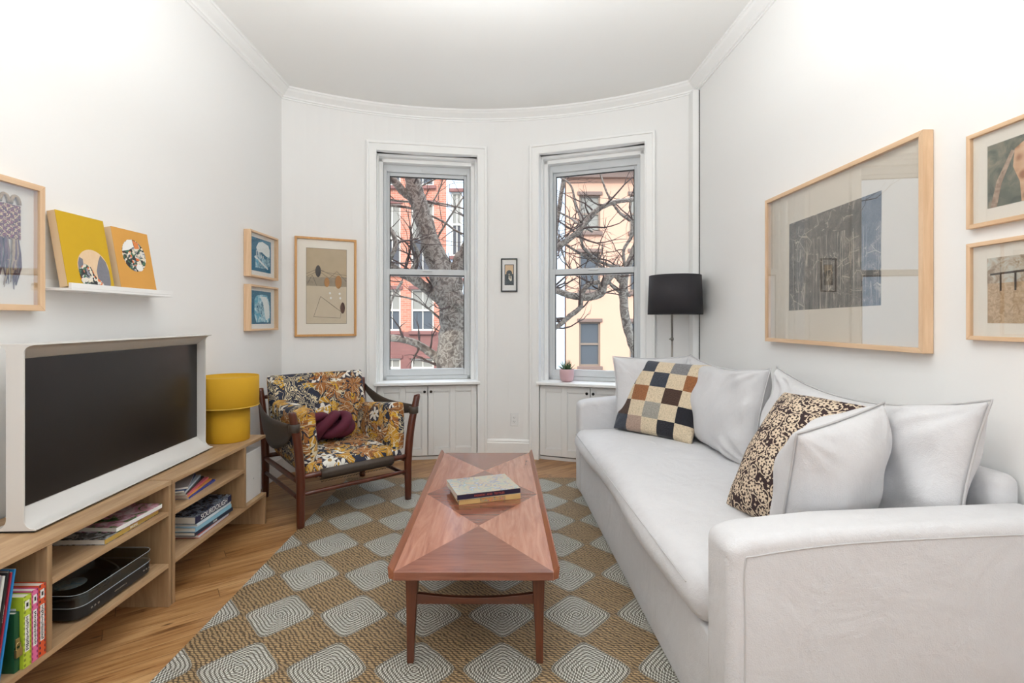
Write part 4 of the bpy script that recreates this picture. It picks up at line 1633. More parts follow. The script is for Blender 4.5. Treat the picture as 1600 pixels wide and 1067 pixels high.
# ------------------------------------------------------------------ knot cushion on the armchair
m_knot = plain('burgundy_jersey', (.085, .004, .020), .8, .15, 300, .2)
m = MB()
def knot(p, q, n, Rr, rr, sy, sz, ph=0):
    out = []
    for i in range(n):
        a = 2 * pi * i / n
        r = Rr + rr * cos(q * a + ph)
        out.append((r * cos(p * a), r * sin(p * a) * sy, rr * sz * sin(q * a + ph)))
    return out
m.loop_tube(knot(3, 7, 320, .090, .050, .92, 1.30), .031, 14)
m.loop_tube([(x * .55, y * .55, z * .55) for x, y, z in knot(2, 3, 160, .085, .05, .9, 1.3)], .036, 12)
kn = m.build('knot_cushion', m_knot)
kc = Matrix.Translation((AC[0], AC[1], 0)) @ Matrix.Rotation(AR, 4, 'Z') @ Matrix.Translation((-.065, .045, .505)) @ Matrix.Rotation(R(-18), 4, 'X') @ Matrix.Diagonal((1.3, 1.05, 1, 1))
kn.matrix_world = kc
tag(kn, 'burgundy knotted ball cushion sitting on the floral armchair', 'cushion')

# ------------------------------------------------------------------ potted succulent on the sill
pp = arc_at_px(886)
pot_m = plain('pink_glaze', (.62, .40, .42), .35)
t = thing('potted_succulent', 'small spiky succulent in a pink pot on the white window sill', 'potted plant', (pp.x, pp.y + .015, .7015))
MB().lathe([(0, 0), (.040, 0), (.052, .008), (.061, .028), (.064, .060), (.064, .110), (.061, .112), (.058, .108), (.056, .085), (0, .085)], 32).build('pot', pot_m, t)
m_soil = plain('soil', (.04, .028, .02), .95, .4, 120)
MB().lathe([(0, .0), (.053, 0), (.053, .012), (0, .015)], 24, (0, 0, .0852)).build('soil', m_soil, t)
m_succ = plain('succulent_green', (.065, .13, .05), .5, .1, 80, .35)
m = MB()
rnd = random.Random(5)
for k in range(46):
    a = rnd.uniform(0, 2 * pi)
    el = rnd.uniform(.15, 1.35)
    L = rnd.uniform(.045, .095)
    d = V((cos(a) * cos(el), sin(a) * cos(el), sin(el)))
    p0 = V((rnd.uniform(-.02, .02), rnd.uniform(-.02, .02), .096))
    m.tube([p0, p0 + d * L * .4 + V((0, 0, .004)), p0 + d * L * .8 + V((0, 0, .010)), p0 + d * L + V((0, 0, .018))], [.0055, .0065, .004, .0008], 6, flat=.5)
m.build('leaves', m_succ, t)

# ------------------------------------------------------------------ wall outlet
w_ = (WIN[1]['B'] + WIN[2]['A']) / 2
op = arc_at_px(803.5)
t = thing('wall_outlet', 'small white wall outlet between the two windows', 'outlet', (op.x, op.y - .002, CZ - 155 / F * op.y), ang_of(op) - pi / 2)
box('cover_plate', (-.036, -.006, -.058), (.036, .004, .058), m_white, t, .002)
m = MB()
m.box((-.017, -.009, -.034), (.017, -.005, .034))
r_ = m.build('socket', m_white, t, .002)
m = MB()
for z in (-.017, .017):
    m.box((-.008, -.0096, z - .004), (-.006, -.0088, z + .006)).box((.006, -.0096, z - .004), (.008, -.0088, z + .006)).box((-.002, -.0096, z - .011), (.002, -.0088, z - .007))
m.build('slots', m_dark, r_)

# ------------------------------------------------------------------ low oak shelving under the television
CXF, CXB, CTOP, BT = -1.446, -1.769, .547, .018


def board(name, y0, y1, z0, z1, parent, mat=None, x0=CXB, x1=CXF):
    return box(name, (x0, y0, z0), (x1, y1, z1), mat or m_oak, parent, .0012, 1, world=True)


u1 = thing('shelf_unit', 'low oak shelf unit holding the record player, under the television', 'shelf', (-1.607, 1.57, 0), group='oak shelf units along the left wall')
Y0, Y1 = .95, 2.190
board('top_board', Y0, Y1, CTOP - BT, CTOP, u1)
board('side_panel', Y0, Y0 + BT, 0, CTOP - BT, u1, m_oak_x)
board('side_panel', Y1 - BT, Y1, 0, CTOP - BT, u1, m_oak_x)
board('shelf_board', Y0 + BT, Y1 - BT, .172, .190, u1)
board('shelf_board', 1.609, Y1 - BT, .398, .416, u1)
board('divider', 1.591, 1.609, .190, CTOP - BT, u1, m_oak_x)
u2 = thing('shelf_unit', 'low oak shelf unit with open end cubby, under the yellow lamp', 'shelf', (-1.607, 2.63, 0), group='oak shelf units along the left wall')
Y0, Y1 = 2.197, 3.075
board('top_board', Y0, Y1 - .01, CTOP - BT, CTOP, u2)
board('side_panel', Y0, Y0 + BT, 0, CTOP - BT, u2, m_oak_x)
board('shelf_board', Y0 + BT, Y1, .172, .190, u2)
board('shelf_board', Y0 + BT, 2.815, .388, .406, u2)
board('divider', 2.815, 2.833, .190, CTOP - BT, u2, m_oak_x)
board('foot_panel', Y1 - BT, Y1, 0, .172, u2, m_oak_x)
board('support_post', 3.045, 3.063, .190, CTOP - BT, u2, m_oak_x, -1.769, -1.745)

# ------------------------------------------------------------------ television
m_tvbody = plain('television_shell', (.62, .605, .58), .38, .02, 80)
t_ = NT('dark_screen')
t_.pbr((.010, .008, .007), .30, Specular_IOR_Level=.5)
m_screen = t_.m
TVW, TVH = 1.085, .622
tv = thing('television', 'large flat television with white I-shaped frame standing on the oak shelves', 'television', (-1.6175, 2.182, CTOP + .0005), R(2.2))


def cove(cx, cz, r, a0, a1, n=8):
    return [(cx + r * cos(R(a0 + (a1 - a0) * i / n)), cz + r * sin(R(a0 + (a1 - a0) * i / n))) for i in range(n + 1)]


fz = .008          # rubber foot
B0 = fz
def ends(inner):
    xf, xb = (.027, -.030)
    r = .032
    p = [(xb - r - .014, B0), (xf + r + .006, B0), (xf + r + .006, B0 + .004)]
    p += cove(xf + r, B0 + .006 + r, r, 270, 180)
    p += cove(xf + r * .8, TVH - .005 - r * .8, r * .8, 180, 90)
    p += [(xf + r, TVH - .002), (xf + r, TVH), (xb - r, TVH), (xb - r, TVH - .002)]
    p += cove(xb - r * .8, TVH - .005 - r * .8, r * .8, 90, 0)
    p += cove(xb - r, B0 + .006 + r, r, 0, -90)
    p += [(xb - r - .014, B0 + .004)]
    return p
m = MB()
for y0, y1 in ((-TVW / 2, -TVW / 2 + .006), (TVW / 2 - .006, TVW / 2)):
    m.prism(ends(0), y0, y1, axis='y')
# bottom and top slabs with coved fronts
xs = -.020
bot = [(-.070, B0), (.065, B0), (.065, B0 + .004)] + cove(xs + .080, B0 + .006 + .052, .052, 270, 220, 5) + [(xs, B0 + .062), (-.03, B0 + .062)] + cove(-.062, B0 + .038, .032, 0, -90, 5) + [(-.076, B0 + .004)]
top = [(-.060, TVH), (.059, TVH), (.059, TVH - .003)] + cove(xs + .072, TVH - .005 - .045, .045, 90, 145, 5) + [(xs, TVH - .050), (-.03, TVH - .050)] + cove(-.055, TVH - .029, .025, 0, 90, 5)
m.prism(bot, -TVW / 2 + .006, TVW / 2 - .006, axis='y')
m.prism(top, -TVW / 2 + .006, TVW / 2 - .006, axis='y')
m.box((-.030, -TVW / 2 + .006, B0 + .055), (xs - .002, TVW / 2 - .006, TVH - .045))
m.build('frame', m_tvbody, tv, .0012, 1)
box('screen', (xs - .001, -TVW / 2 + .007, B0 + .0625), (xs + .003, TVW / 2 - .007, TVH - .0505), m_screen, tv, 0)
box('rubber_foot', (-.066, -TVW / 2 + .01, 0), (.052, TVW / 2 - .01, fz), m_dark, tv, .001)

# ------------------------------------------------------------------ yellow lamp
m_yellow = plain('mustard_cloth', (.56, .31, .008), .8, .12, 500, .03)
m_yellow_in = plain('mustard_cloth_inside', (.66, .43, .06), .8)
t = thing('table_lamp', 'mustard yellow cloth lamp with wide drum shade at the end of the shelves', 'lamp', (-1.605, 2.935, CTOP + .0006))
MB().lathe([(0, 0), (.114, 0), (.116, .003), (.116, .215), (.112, .217), (0, .217)], 56).build('base', m_yellow, t)
m = MB()
m.lathe([(.163, .198), (.165, .200), (.165, .372), (.163, .374), (.160, .372), (.160, .362), (0, .361), (0, .357), (.158, .357), (.160, .200)], 64)
s_ = m.build('lamp_shade', [m_yellow, m_yellow_in], t)
MB().lathe([(.1655, .198), (.1668, .199), (.1668, .203), (.1655, .204)], 64, closed=True).build('trim_tape', m_yellow_in, s_)

# ------------------------------------------------------------------ white box in the cubby
t = thing('speaker', 'upright white box speaker standing in the open cubby of the shelves', 'speaker', (-1.585, 2.965, .1906))
box('body', (-.11, -.095, 0), (.115, .095, .287), m_white, t, .006, 3)
m = MB().lathe([(0, 0), (.005, 0), (.005, .001), (0, .001)], 16)
bmesh.ops.rotate(m.bm, verts=m.bm.verts, matrix=Matrix.Rotation(R(90), 3, 'Y'))
bmesh.ops.translate(m.bm, verts=m.bm.verts, vec=(.1150, .0, .12))
m.build('badge', m_alu, t)
m = MB().lathe([(0, 0), (.003, 0), (.003, .001), (0, .001)], 12)
bmesh.ops.rotate(m.bm, verts=m.bm.verts, matrix=Matrix.Rotation(R(90), 3, 'Y'))
bmesh.ops.translate(m.bm, verts=m.bm.verts, vec=(.1150, -.075, .262))
m.build('status_light', m_white, t)

# ------------------------------------------------------------------ record player
t = thing('record_player', 'black record player with clear dust cover on the lower shelf', 'record player', (-1.612, 1.925, .1905))


def rrect(x0, y0, x1, y1, r, n=6):
    out = []
    for cx_, cy_, a in ((x1 - r, y1 - r, 0), (x0 + r, y1 - r, 90), (x0 + r, y0 + r, 180), (x1 - r, y0 + r, 270)):
        out += [(cx_ + r * cos(R(a + 90 * i / n)), cy_ + r * sin(R(a + 90 * i / n))) for i in range(n + 1)]
    return out
MB().prism(rrect(-.145, -.188, .145, .188, .045), .010, .052).build('plinth', m_black, t, .004, 3)
m_silver = plain('brushed_silver', (.55, .56, .58), .25, Metallic=.9)
for x in (-.1, .1):
    for y in (-.14, .14):
        MB().lathe([(0, 0), (.022, 0), (.024, .003), (.024, .0095), (0, .0098)], 20, (x, y, 0)).build('foot', m_silver, t)
pl = MB().lathe([(0, .053), (.122, .053), (.124, .056), (.124, .062), (.120, .064), (0, .064)], 48, (-.008, -.045, 0)).build('platter', m_black, t)
m_vinyl = plain('vinyl', (.01, .01, .01), .22)
m_label = photo_cover('record_label', [(.10, .30, .45), (.5, .6, .6), (.75, .70, .6), (.3, .12, .05)], 40)
MB().lathe([(0, .0645), (.118, .0645), (.118, .066), (0, .066)], 48, (-.008, -.045, 0)).build('record', m_vinyl, pl)
MB().lathe([(0, .0662), (.048, .0662), (.048, .0668), (0, .0668)], 32, (-.008, -.045, 0)).build('record_label', m_label, pl)
m = MB()
m.lathe([(0, .053), (.020, .053), (.020, .068), (.010, .074), (0, .074)], 20, (-.095, .145, 0))
m.tube(smooth_path([(-.095, .145, .074), (-.02, .130, .074), (.07, .080, .072), (.085, .060, .068)], 4), .0035, 8)
m.box((.078, .045, .066), (.098, .066, .070))
m.build('tonearm', m_silver, t)
m_cover = glassy('clear_dust_cover', 1.85, (.80, .84, .86), .06)
m = MB()
o_, i_ = rrect(-.145, -.188, .145, .188, .040), rrect(-.142, -.185, .142, .185, .037)
n_ = len(o_)
zb, zt = .054, .098
ro = [m.bm.verts.new((*p, zb)) for p in o_], [m.bm.verts.new((*p, zt)) for p in o_]
ri = [m.bm.verts.new((*p, zb)) for p in i_], [m.bm.verts.new((*p, zt - .003)) for p in i_]
for k in range(n_):
    q = (k + 1) % n_
    m.bm.faces.new([ro[0][k], ro[0][q], ro[1][q], ro[1][k]])
    m.bm.faces.new([ri[0][q], ri[0][k], ri[1][k], ri[1][q]])
    m.bm.faces.new([ro[0][q], ro[0][k], ri[0][k], ri[0][q]])
m.bm.faces.new(ro[1])
m.bm.faces.new(ri[1][::-1])
dc = m.build('dust_cover', m_cover, t)
m_edge = plain('clear_edge', (.55, .62, .66), .15)
m = MB()
for z in (zb, zt):
    m.loop_tube([(x, y, z) for x, y in o_], .0009, 5)
m.build('cover_rim', m_edge, dc)
m = MB()
for k in range(9):
    m.box((.1448, -.03 + k * .007, .028), (.1456, -.0258 + k * .007, .032))
for y in (-.14, -.125, -.11, .12, .135, .15):
    m.box((.1448, y, .028), (.1456, y + .008, .034))
m.build('front_markings', m_silver, t)

# ------------------------------------------------------------------ books and magazines on the shelves
def lying(name, label, cat, x, y, z, L, W, T, c, sp=None, rot=0, group=None, **kw):
    M = Matrix.Translation((x, y, z)) @ Matrix.Rotation(R(rot), 4, 'Z')
    return book(name, label, cat, M, L, W, T, c, sp, group, **kw)


lying('book', 'book with mustard spine under the pink-covered one on the shelf above the record player', 'book', -1.470, 1.998, .4163, .30, .235, .022,
      photo_cover('black_recipe_jacket', [(.01, .01, .012), (.02, .02, .025), (.35, .36, .36), (.012, .012, .012)], 20), cov('mustard_spine', (.50, .33, .07)), 1.5, txt='A N N A   J O N E S' if False else 'RECIPES', txtmat=m_white_ink, tsize=.012)
lying('book', 'white-spined book with pink and green photographic cover on the shelf above the record player', 'book', -1.465, 2.030, .4388, .25, .20, .020,
      photo_cover('rose_photo_jacket', [(.02, .10, .02), (.06, .16, .05), (.55, .25, .33), (.70, .60, .62), (.10, .03, .05)], 12), m_white_ink, -1.0)

zz = .1905
g = 'cookbooks piled on the lower shelf'
for i, (T, L, W, c, sp, lab, rot, kw) in enumerate([
    (.017, .285, .22, cov('red_white_cover', (.40, .06, .05), .35, .2), cov('white_spotted_spine', (.62, .62, .68)), 'thin red and white cookbook at the bottom of the lower-shelf pile', 2, {}),
    (.019, .330, .24, cov('navy_teal', (.03, .05, .08)), cov('navy_spine', (.02, .03, .055)), 'dark navy cookbook second from the bottom of the lower-shelf pile', -1, {'txt': 'THE BREAD BOOK' if False else 'COOK', 'txtmat': m_white_ink}),
    (.022, .320, .235, cov('sky_blue', (.25, .45, .58)), cov('sky_spine', (.26, .50, .64)), 'sky blue cookbook in the middle of the lower-shelf pile', 0, {}),
    (.014, .310, .235, cov('ice_blue', (.60, .70, .76)), cov('ice_spine', (.68, .76, .80)), 'thin ice-blue cookbook under the navy one of the lower-shelf pile', 1, {}),
    (.036, .315, .24, photo_cover('sourdough_jacket', [(.01, .012, .03), (.015, .02, .045), (.25, .28, .33), (.012, .014, .03)], 30), cov('indigo_spine', (.018, .02, .06)), 'thick indigo cookbook with big white spine letters topmost of the lower-shelf pile', -.5,
     {'txt': 'SOURDOUGH', 'txtmat': m_white_ink, 'tsize': .037}),
]):
    lying('book', lab, 'book', -1.472, 2.565 + .004 * (i % 2), zz, L, W, T, c, sp, rot, g, **kw)
    zz += T + .0003

zz = .4063
g = 'magazines fanned on the upper shelf'
for i, (c, rot, dy, lab) in enumerate([
    ((.03, .06, .32), 6, 0, 'blue magazine lowest in the fanned stack on the upper shelf'),
    ((.70, .30, .08), 9, -.01, 'orange magazine in the fanned stack on the upper shelf'),
    ((.72, .16, .20), 12, -.015, 'coral red magazine in the fanned stack on the upper shelf'),
    ((.04, .04, .05), 15, -.03, 'black magazine in the fanned stack on the upper shelf'),
    ((.62, .70, .76), 18, -.035, 'pale blue-white magazine in the fanned stack on the upper shelf'),
    ((.05, .09, .22), 22, -.05, 'dark blue magazine near the top of the fanned stack on the upper shelf'),
    ((.42, .40, .40), 26, -.03, 'grey magazine topmost of the fanned stack on the upper shelf')]):
    T = .009
    lying('magazine', lab, 'magazine', -1.485 - .006 * i, 2.485 + dy, zz, .27, .205, T, cov('magazine_cover_%d' % i, c, .25, .15), None, rot, g, soft=True)
    zz += T + .0003


def standing(name, label, cat, x, yfar, z, Hh, W, T, c, sp=None, lean=0, **kw):
    """spine to the front (+x); thickness runs towards the camera; lean tips the top away from the camera"""
    B = Matrix(((1, 0, 0, 0), (0, 0, -1, 0), (0, 1, 0, Hh / 2), (0, 0, 0, 1)))
    M = Matrix.Translation((x, yfar, z)) @ Matrix.Rotation(-R(lean), 4, 'X') @ B
    return book(name, label, cat, M, Hh, W, T, c, sp, **kw)


def plaid(name, a, b):
    t = NT(name)
    co = t.coord('Object', (1, 1, 1))
    x, y, z = t.xyz(co)
    s = t.mth('MULTIPLY', t.gt(t.mth('FRACT', t.mth('MULTIPLY', y, 62.0)), .5), t.gt(z, .018))
    s2 = t.mth('MULTIPLY', t.gt(t.mth('FRACT', t.mth('MULTIPLY', y, 62.0)), .5), t.lt(z, .006))
    t.pbr(t.mix(t.mth('MAXIMUM', s, s2), a, b), .35)
    return t.m


def spine_labels(r, T, Hh, cmark):
    m = MB()
    m.box((.0001, -Hh * .28, T * .28), (.0009, Hh * .22, T * .80))
    m.box((.0001, Hh * .31, T * .28), (.0009, Hh * .43, T * .80))
    o = m.build('spine_label', m_white_ink, r, 0)
    rnd = random.Random(int(T * 1e5) + int(Hh * 1e4))
    m = MB()
    y = -Hh * .26
    while y < Hh * .20:
        w = rnd.uniform(.002, .004)
        z0 = T * rnd.uniform(.36, .48)
        m.box((.0009, y, z0), (.0012, y + w, T * rnd.uniform(.6, .74)))
        y += w + .0022
    m.box((.0009, Hh * .345, T * .42), (.0012, Hh * .40, T * .66))
    m.build('spine_marks', cmark, o, 0)


bz = .1904
for (far, T, Hh, c, sp, lab, mk) in (
        (1.5895, .025, .226, cov('red_cover', (.62, .07, .02)), plaid('red_plaid', (.70, .10, .03), (.04, .02, .05)), 'red-orange hardback standing against the shelf divider', m_black_ink),
        (1.5635, .022, .222, cov('pink_cover', (.62, .10, .25)), plaid('pink_plaid', (.75, .16, .35), (.10, .01, .05)), 'hot pink hardback standing between the red and lime ones', m_black_ink),
        (1.5405, .027, .218, cov('lime_cover', (.42, .55, .035)), plaid('lime_plaid', (.50, .62, .05), (.22, .28, .03)), 'lime green hardback with plaid spine standing beside the pink one', m_black_ink)):
    r = standing('book', lab, 'book', -1.449, far, bz, Hh, .155, T, c, sp, 0, group='bright hardbacks in the left cubby')
    spine_labels(r, T, Hh, mk)
    if T == .027:
        m = MB()
        # white spotted cat shape and chips of colour on the lime cover
        m.box((-.060, .01, T + .0001), (-.022, .075, T + .0006))
        m.build('cover_picture', m_white_ink, r, 0)
        text('BOO\nKS', .022, m_red_ink, r, Matrix.Translation((-.040, -.040, T + .0004)) @ Matrix.Rotation(0, 4, 'Z'), 'cover_lettering', .0003)

r = standing('diary', 'dark green diary with a small brass padlock standing between records and lime book', 'diary', -1.458, 1.5118, bz, .178, .12, .017, cov('green_diary', (.01, .075, .03), .5), None, 0)
m = MB()
m_brass = plain('brass', (.55, .42, .18), .3, Metallic=.9)
m.box((.0, -.012, .002), (.004, .012, .015))
m.build('clasp', m_brass, r, .001)
m = MB()
m.box((.004, -.040, .003), (.012, -.016, .022))
pts = [(.008, -.018, .006), (.008, -.004, .006), (.008, .001, .010), (.008, .001, .015), (.008, -.004, .019), (.008, -.018, .019)]
m.tube(smooth_path(pts, 4), .0016, 8)
m.build('padlock', m_brass, r, .0008)

cols = [((.02, .22, .55), 'bright blue record sleeve nearest the diary in the left cubby', None), ((.40, .03, .06), 'dark red record sleeve beside the blue one in the left cubby', None),
        ((.015, .015, .02), 'black record sleeve with white spine lettering in the left cubby', 'LIVE IN CONCERT'), ((.02, .02, .022), 'plain black record sleeve between lettered black and white ones', None),
        ((.72, .74, .70), 'white record sleeve in the left cubby', None), ((.52, .38, .42), 'dusty rose record sleeve in the left cubby', None),
        ((.20, .28, .36), 'slate blue record sleeve near the frame edge in the left cubby', None), ((.55, .52, .42), 'beige record sleeve near the frame edge in the left cubby', None)]
yy = 1.452
lean = 9.0
for i, (c, lab, tx) in enumerate(cols):
    T = (.0055, .005, .007, .006, .008, .006, .006, .006)[i]
    Hh = .315 - (.006 if i in (1, 4) else 0)
    B = Matrix(((1, 0, 0, 0), (0, 0, -1, 0), (0, 1, 0, Hh / 2), (0, 0, 0, 1)))
    M = Matrix.Translation((-1.458 - .003 * (i % 3), yy, bz + .0008)) @ Matrix.Rotation(-R(lean), 4, 'X') @ B
    r = thing('record_sleeve', lab, 'record', group='records in the left cubby', mat=M)
    mt = cov('sleeve_%d' % i, c, .35, .1)
    MB().box((-.295, -Hh / 2, 0), (0, Hh / 2, T)).build('sleeve', mt, r, .0008, 1)
    MB().box((-.290, -Hh / 2 + .004, T * .3), (-.001, Hh / 2 + .0006, T * .7)).build('inner_sleeve', m_white_ink, r, 0)
    if tx:
        text(tx, .0062, m_white_ink, r, Matrix.Translation((.0006, .04, T / 2)) @ Matrix.Rotation(R(90), 4, 'Z') @ Matrix.Rotation(R(90), 4, 'X'), 'spine_lettering', .0003)
    yy -= T / cos(R(lean)) + .0012

# ------------------------------------------------------------------ framed pictures
def frame(name, label, loc, rz, w, h, depth, pw, mv, mh, mount, group=None, lip=.010, glass=None):
    t = thing(name, label, 'picture', loc, rz, group)
    m = MB()
    # mitred mouldings
    o, i = (w / 2, h / 2), (w / 2 - pw, h / 2 - pw)
    for k, (a, b, c, d) in enumerate((((-o[0], -o[1]), (o[0], -o[1]), (i[0], -i[1]), (-i[0], -i[1])), ((o[0], -o[1]), (o[0], o[1]), (i[0], i[1]), (i[0], -i[1])),
                                      ((o[0], o[1]), (-o[0], o[1]), (-i[0], i[1]), (i[0], i[1])), ((-o[0], o[1]), (-o[0], -o[1]), (-i[0], -i[1]), (-i[0], i[1])))):
        m.prism([a, b, c, d], -depth, -.0015, 0 if k in (1, 3) else 1, axis='y')
    m.build('frame', [mv, mh], t, .0008, 1)
    box('mount', (-i[0] - .001, -depth * .45, -i[1] - .001), (i[0] + .001, -.003, i[1] + .001), mount, t, 0)
    if True:
        box('glass', (-i[0] - .001, -depth + .005, -i[1] - .001), (i[0] + .001, -depth + .0065, i[1] + .001), glass or m_frameglass, t, 0)
    t['_ay'] = -depth * .45
    return t


class Art:
    def __init__(self, t, y=None):
        self.t, self.y, self.m, self.mats, self.k = t, (t['_ay'] if y is None else y), MB(), [], 0

    def poly(self, pts, mat):
        if mat not in self.mats:
            self.mats.append(mat)
        self.k += 1
        y = self.y - .0005 * self.k
        self.m.prism(pts, y - .0004, y + .0003, self.mats.index(mat), axis='y')
        return self

    def rect(self, x0, z0, x1, z1, mat):
        return self.poly([(x0, z0), (x1, z0), (x1, z1), (x0, z1)], mat)

    def oval(self, cx_, cz_, rx, rz_, mat, n=24, clip=None, rot=0, ex=1.0):
        pts = []
        for k in range(n):
            a = 2 * pi * k / n
            x, z = rx * cos(a), rz_ * math.copysign(abs(sin(a)) ** ex, sin(a))
            x, z = x * cos(rot) - z * sin(rot) + cx_, x * sin(rot) + z * cos(rot) + cz_
            if clip:
                x, z = min(max(x, clip[0]), clip[2]), min(max(z, clip[1]), clip[3])
            pts.append((x, z))
        out = [pts[0]]
        for p in pts[1:]:
            if abs(p[0] - out[-1][0]) + abs(p[1] - out[-1][1]) > 1e-5:
                out.append(p)
        return self.poly(out, mat)

    def line(self, pts, w, mat):
        for a, b in zip(pts[:-1], pts[1:]):
            d = V((b[0] - a[0], b[1] - a[1]))
            if d.length < 1e-6:
                continue
            n = V((-d.y, d.x)).normalized() * w / 2
            self.k -= 1
            self.poly([(a[0] - n.x, a[1] - n.y), (b[0] - n.x, b[1] - n.y), (b[0] + n.x, b[1] + n.y), (a[0] + n.x, a[1] + n.y)], mat)
        self.k += 1
        return self

    def done(self, name='print'):
        return self.m.build(name, self.mats, self.t, 0)


g = 'light oak framed pictures'
# --- woven piece in a shadow box, left wall
h1 = frame('framed_picture', 'light oak shadow box with tasselled woven textile at the left edge of the photo', (XL, 1.667, 1.522), R(90), .49, .475, .045, .022, m_frame, m_frame_h, m_matte_mount, g, glass=m_plainglass)


def weave_material():
    t = NT('purple_cream_weave')
    co = t.coord('Object')
    x, y, z = t.xyz(co)
    cx_ = t.mth('FRACT', t.mth('MULTIPLY', x, 36.0))
    cz_ = t.mth('FRACT', t.mth('MULTIPLY', z, 42.0))
    chk_ = t.mth('ABSOLUTE', t.mth('SUBTRACT', t.gt(cx_, .5), t.gt(cz_, .55)))
    fine = t.n('TexVoronoi', Vector=co, Scale=240.0).outputs[0]
    a = t.mix(t.noise(co, 40, 2), (.17, .025, .09), (.36, .10, .10))
    c = t.mix(chk_, (.70, .50, .28), a)
    c = t.mix(t.gt(fine, .55), c, (.10, .03, .05))
    t.pbr(c, .9, t.bump(fine, .6, .002))
    return t.m


m_weave = weave_material()
m_yarn = plain('plum_yarn', (.13, .06, .075), .95, .4, 300, .5)
m_yarn2 = plain('sand_yarn', (.42, .30, .17), .95, .4, 300, .4)
m = MB()
ya = -.045 * .45
cols_x = [-.135, -.090, -.045, .0, .045, .090, .132]
x0w, x1w = -.155, .165
m.box((x0w, ya - .008, .02), (x1w, ya - .001, .145))
wv_ = m.build('woven_band', m_weave, h1, .002)
m = MB()
rnd = random.Random(4)
n_s = 8
for k in range(n_s):
    xc = x0w + (x1w - x0w) * (k + .5) / n_s
    # loop at the top
    m.tube([(xc + .016 * cos(a_), ya - .006, .148 + .030 * sin(a_)) for a_ in [pi * q / 8 for q in range(9)]], .006, 8, mi=1)
    for q in range(9):
        xx_ = xc + rnd.uniform(-.015, .015)
        L = rnd.uniform(.13, .185)
        m.tube([(xc + (xx_ - xc) * .6, ya - .006, .022), (xx_, ya - .008, -.03), (xx_ + rnd.uniform(-.007, .007), ya - .006, -.08), (xx_ + rnd.uniform(-.012, .012), ya - .005, .02 - L)],
               [.0045, .005, .0035, .001], 5, mi=rnd.choice([0, 0, 1]))
m.build('tassels', [m_yarn, m_yarn2], h1)

# --- two cyanotypes, left wall near the corner
def cyan(name, dark, light, scale, seed):
    t = NT(name)
    co = t.coord('Object', loc=(seed, seed * 2, seed * 3))
    n = t.noise(co, scale, 4, .55, 1.5)
    t.pbr(t.ramp(n, [(.36, dark), (.5, tuple((a + b) / 2 for a, b in zip(dark, light))), (.60, light)]), .7)
    return t.m


m_teal = plain('cyan_ground', (.004, .15, .27), .7, 0, 30, .1)
m_cyw = cyan('cyan_cloud', (.02, .33, .52), (.60, .80, .84), 16, 1)
m_cyd = cyan('cyan_detail', (.004, .12, .24), (.40, .66, .76), 40, 2)
m_cyp = plain('cyan_paper_white', (.76, .82, .82), .7)
for zc, lab, kind in ((1.720, 'light oak frame with blue print of a house, upper of the two near the corner', 0), (1.337, 'light oak frame with blue draped-shape print, lower of two near the corner', 1)):
    t = frame('framed_picture', lab, (XL, 3.685, zc), R(90), .435, .328, .05, .014, m_frame, m_frame_h, m_white_mount, g)
    A_ = Art(t)
    px0, px1, pz0, pz1 = -.150, .145, -.115, .125
    A_.rect(px0, pz0, px1, pz1, m_teal)
    if kind == 0:
        A_.poly([(-.085, .055), (-.05, .095), (.01, .108), (.10, .092), (.125, .06), (.125, -.005), (.06, .01), (.0, .03), (-.06, .02)], m_cyp)
        A_.poly([(-.10, -.03), (-.06, .03), (.0, .0), (.06, -.02), (.12, .015), (.125, -.06), (.06, -.085), (-.02, -.09), (-.10, -.09)], m_cyd)
        A_.poly([(-.115, -.018), (.09, -.092), (.10, -.082), (-.10, -.005)], m_cyp)
        A_.rect(-.095, -.075, -.055, -.03, m_cyw)
        for k in range(5):
            A_.rect(-.09 + k * .025, -.015, -.083 + k * .025, .035 - k * .008, m_cyp)
    else:
        A_.poly([(-.11, .06), (-.08, .09), (.0, .10), (.08, .098), (.12, .04), (.13, -.08), (.10, -.105), (.0, -.10), (-.08, -.105), (-.11, -.05)], m_cyw)
        A_.poly([(-.02, .085), (.07, .085), (.115, .02), (.12, -.07), (.06, -.09), (.03, .0)], m_cyp)
        A_.oval(-.055, .0, .03, .04, m_cyd)
        A_.oval(.0, -.01, .025, .06, m_cyd)
    A_.done()

# --- mobile print on the curved wall
A, B = arc_at_px(460), arc_at_px(556)
mid_ = (A + B) / 2
rz_ = atan2((B - A).y, (B - A).x)
wA, wB = CZ + (HY - 369) / F * A.y, CZ + (HY - 526) / F * A.y
t = frame('framed_picture', 'honey wood frame with beige print of hanging leaf shapes, above the armchair', (mid_.x, mid_.y + .0, (wA + wB) / 2), rz_, (B - A).length, wA - wB, .03, .018, m_frame2, m_frame2, m_matte_mount, g)
hwf, hhf = (B - A).length / 2, (wA - wB) / 2


def paper(name, a, b, sc=20):
    t = NT(name)
    co = t.coord('Object')
    t.pbr(t.mix(t.noise(co, sc, 5, .65), a, b), .85)
    return t.m


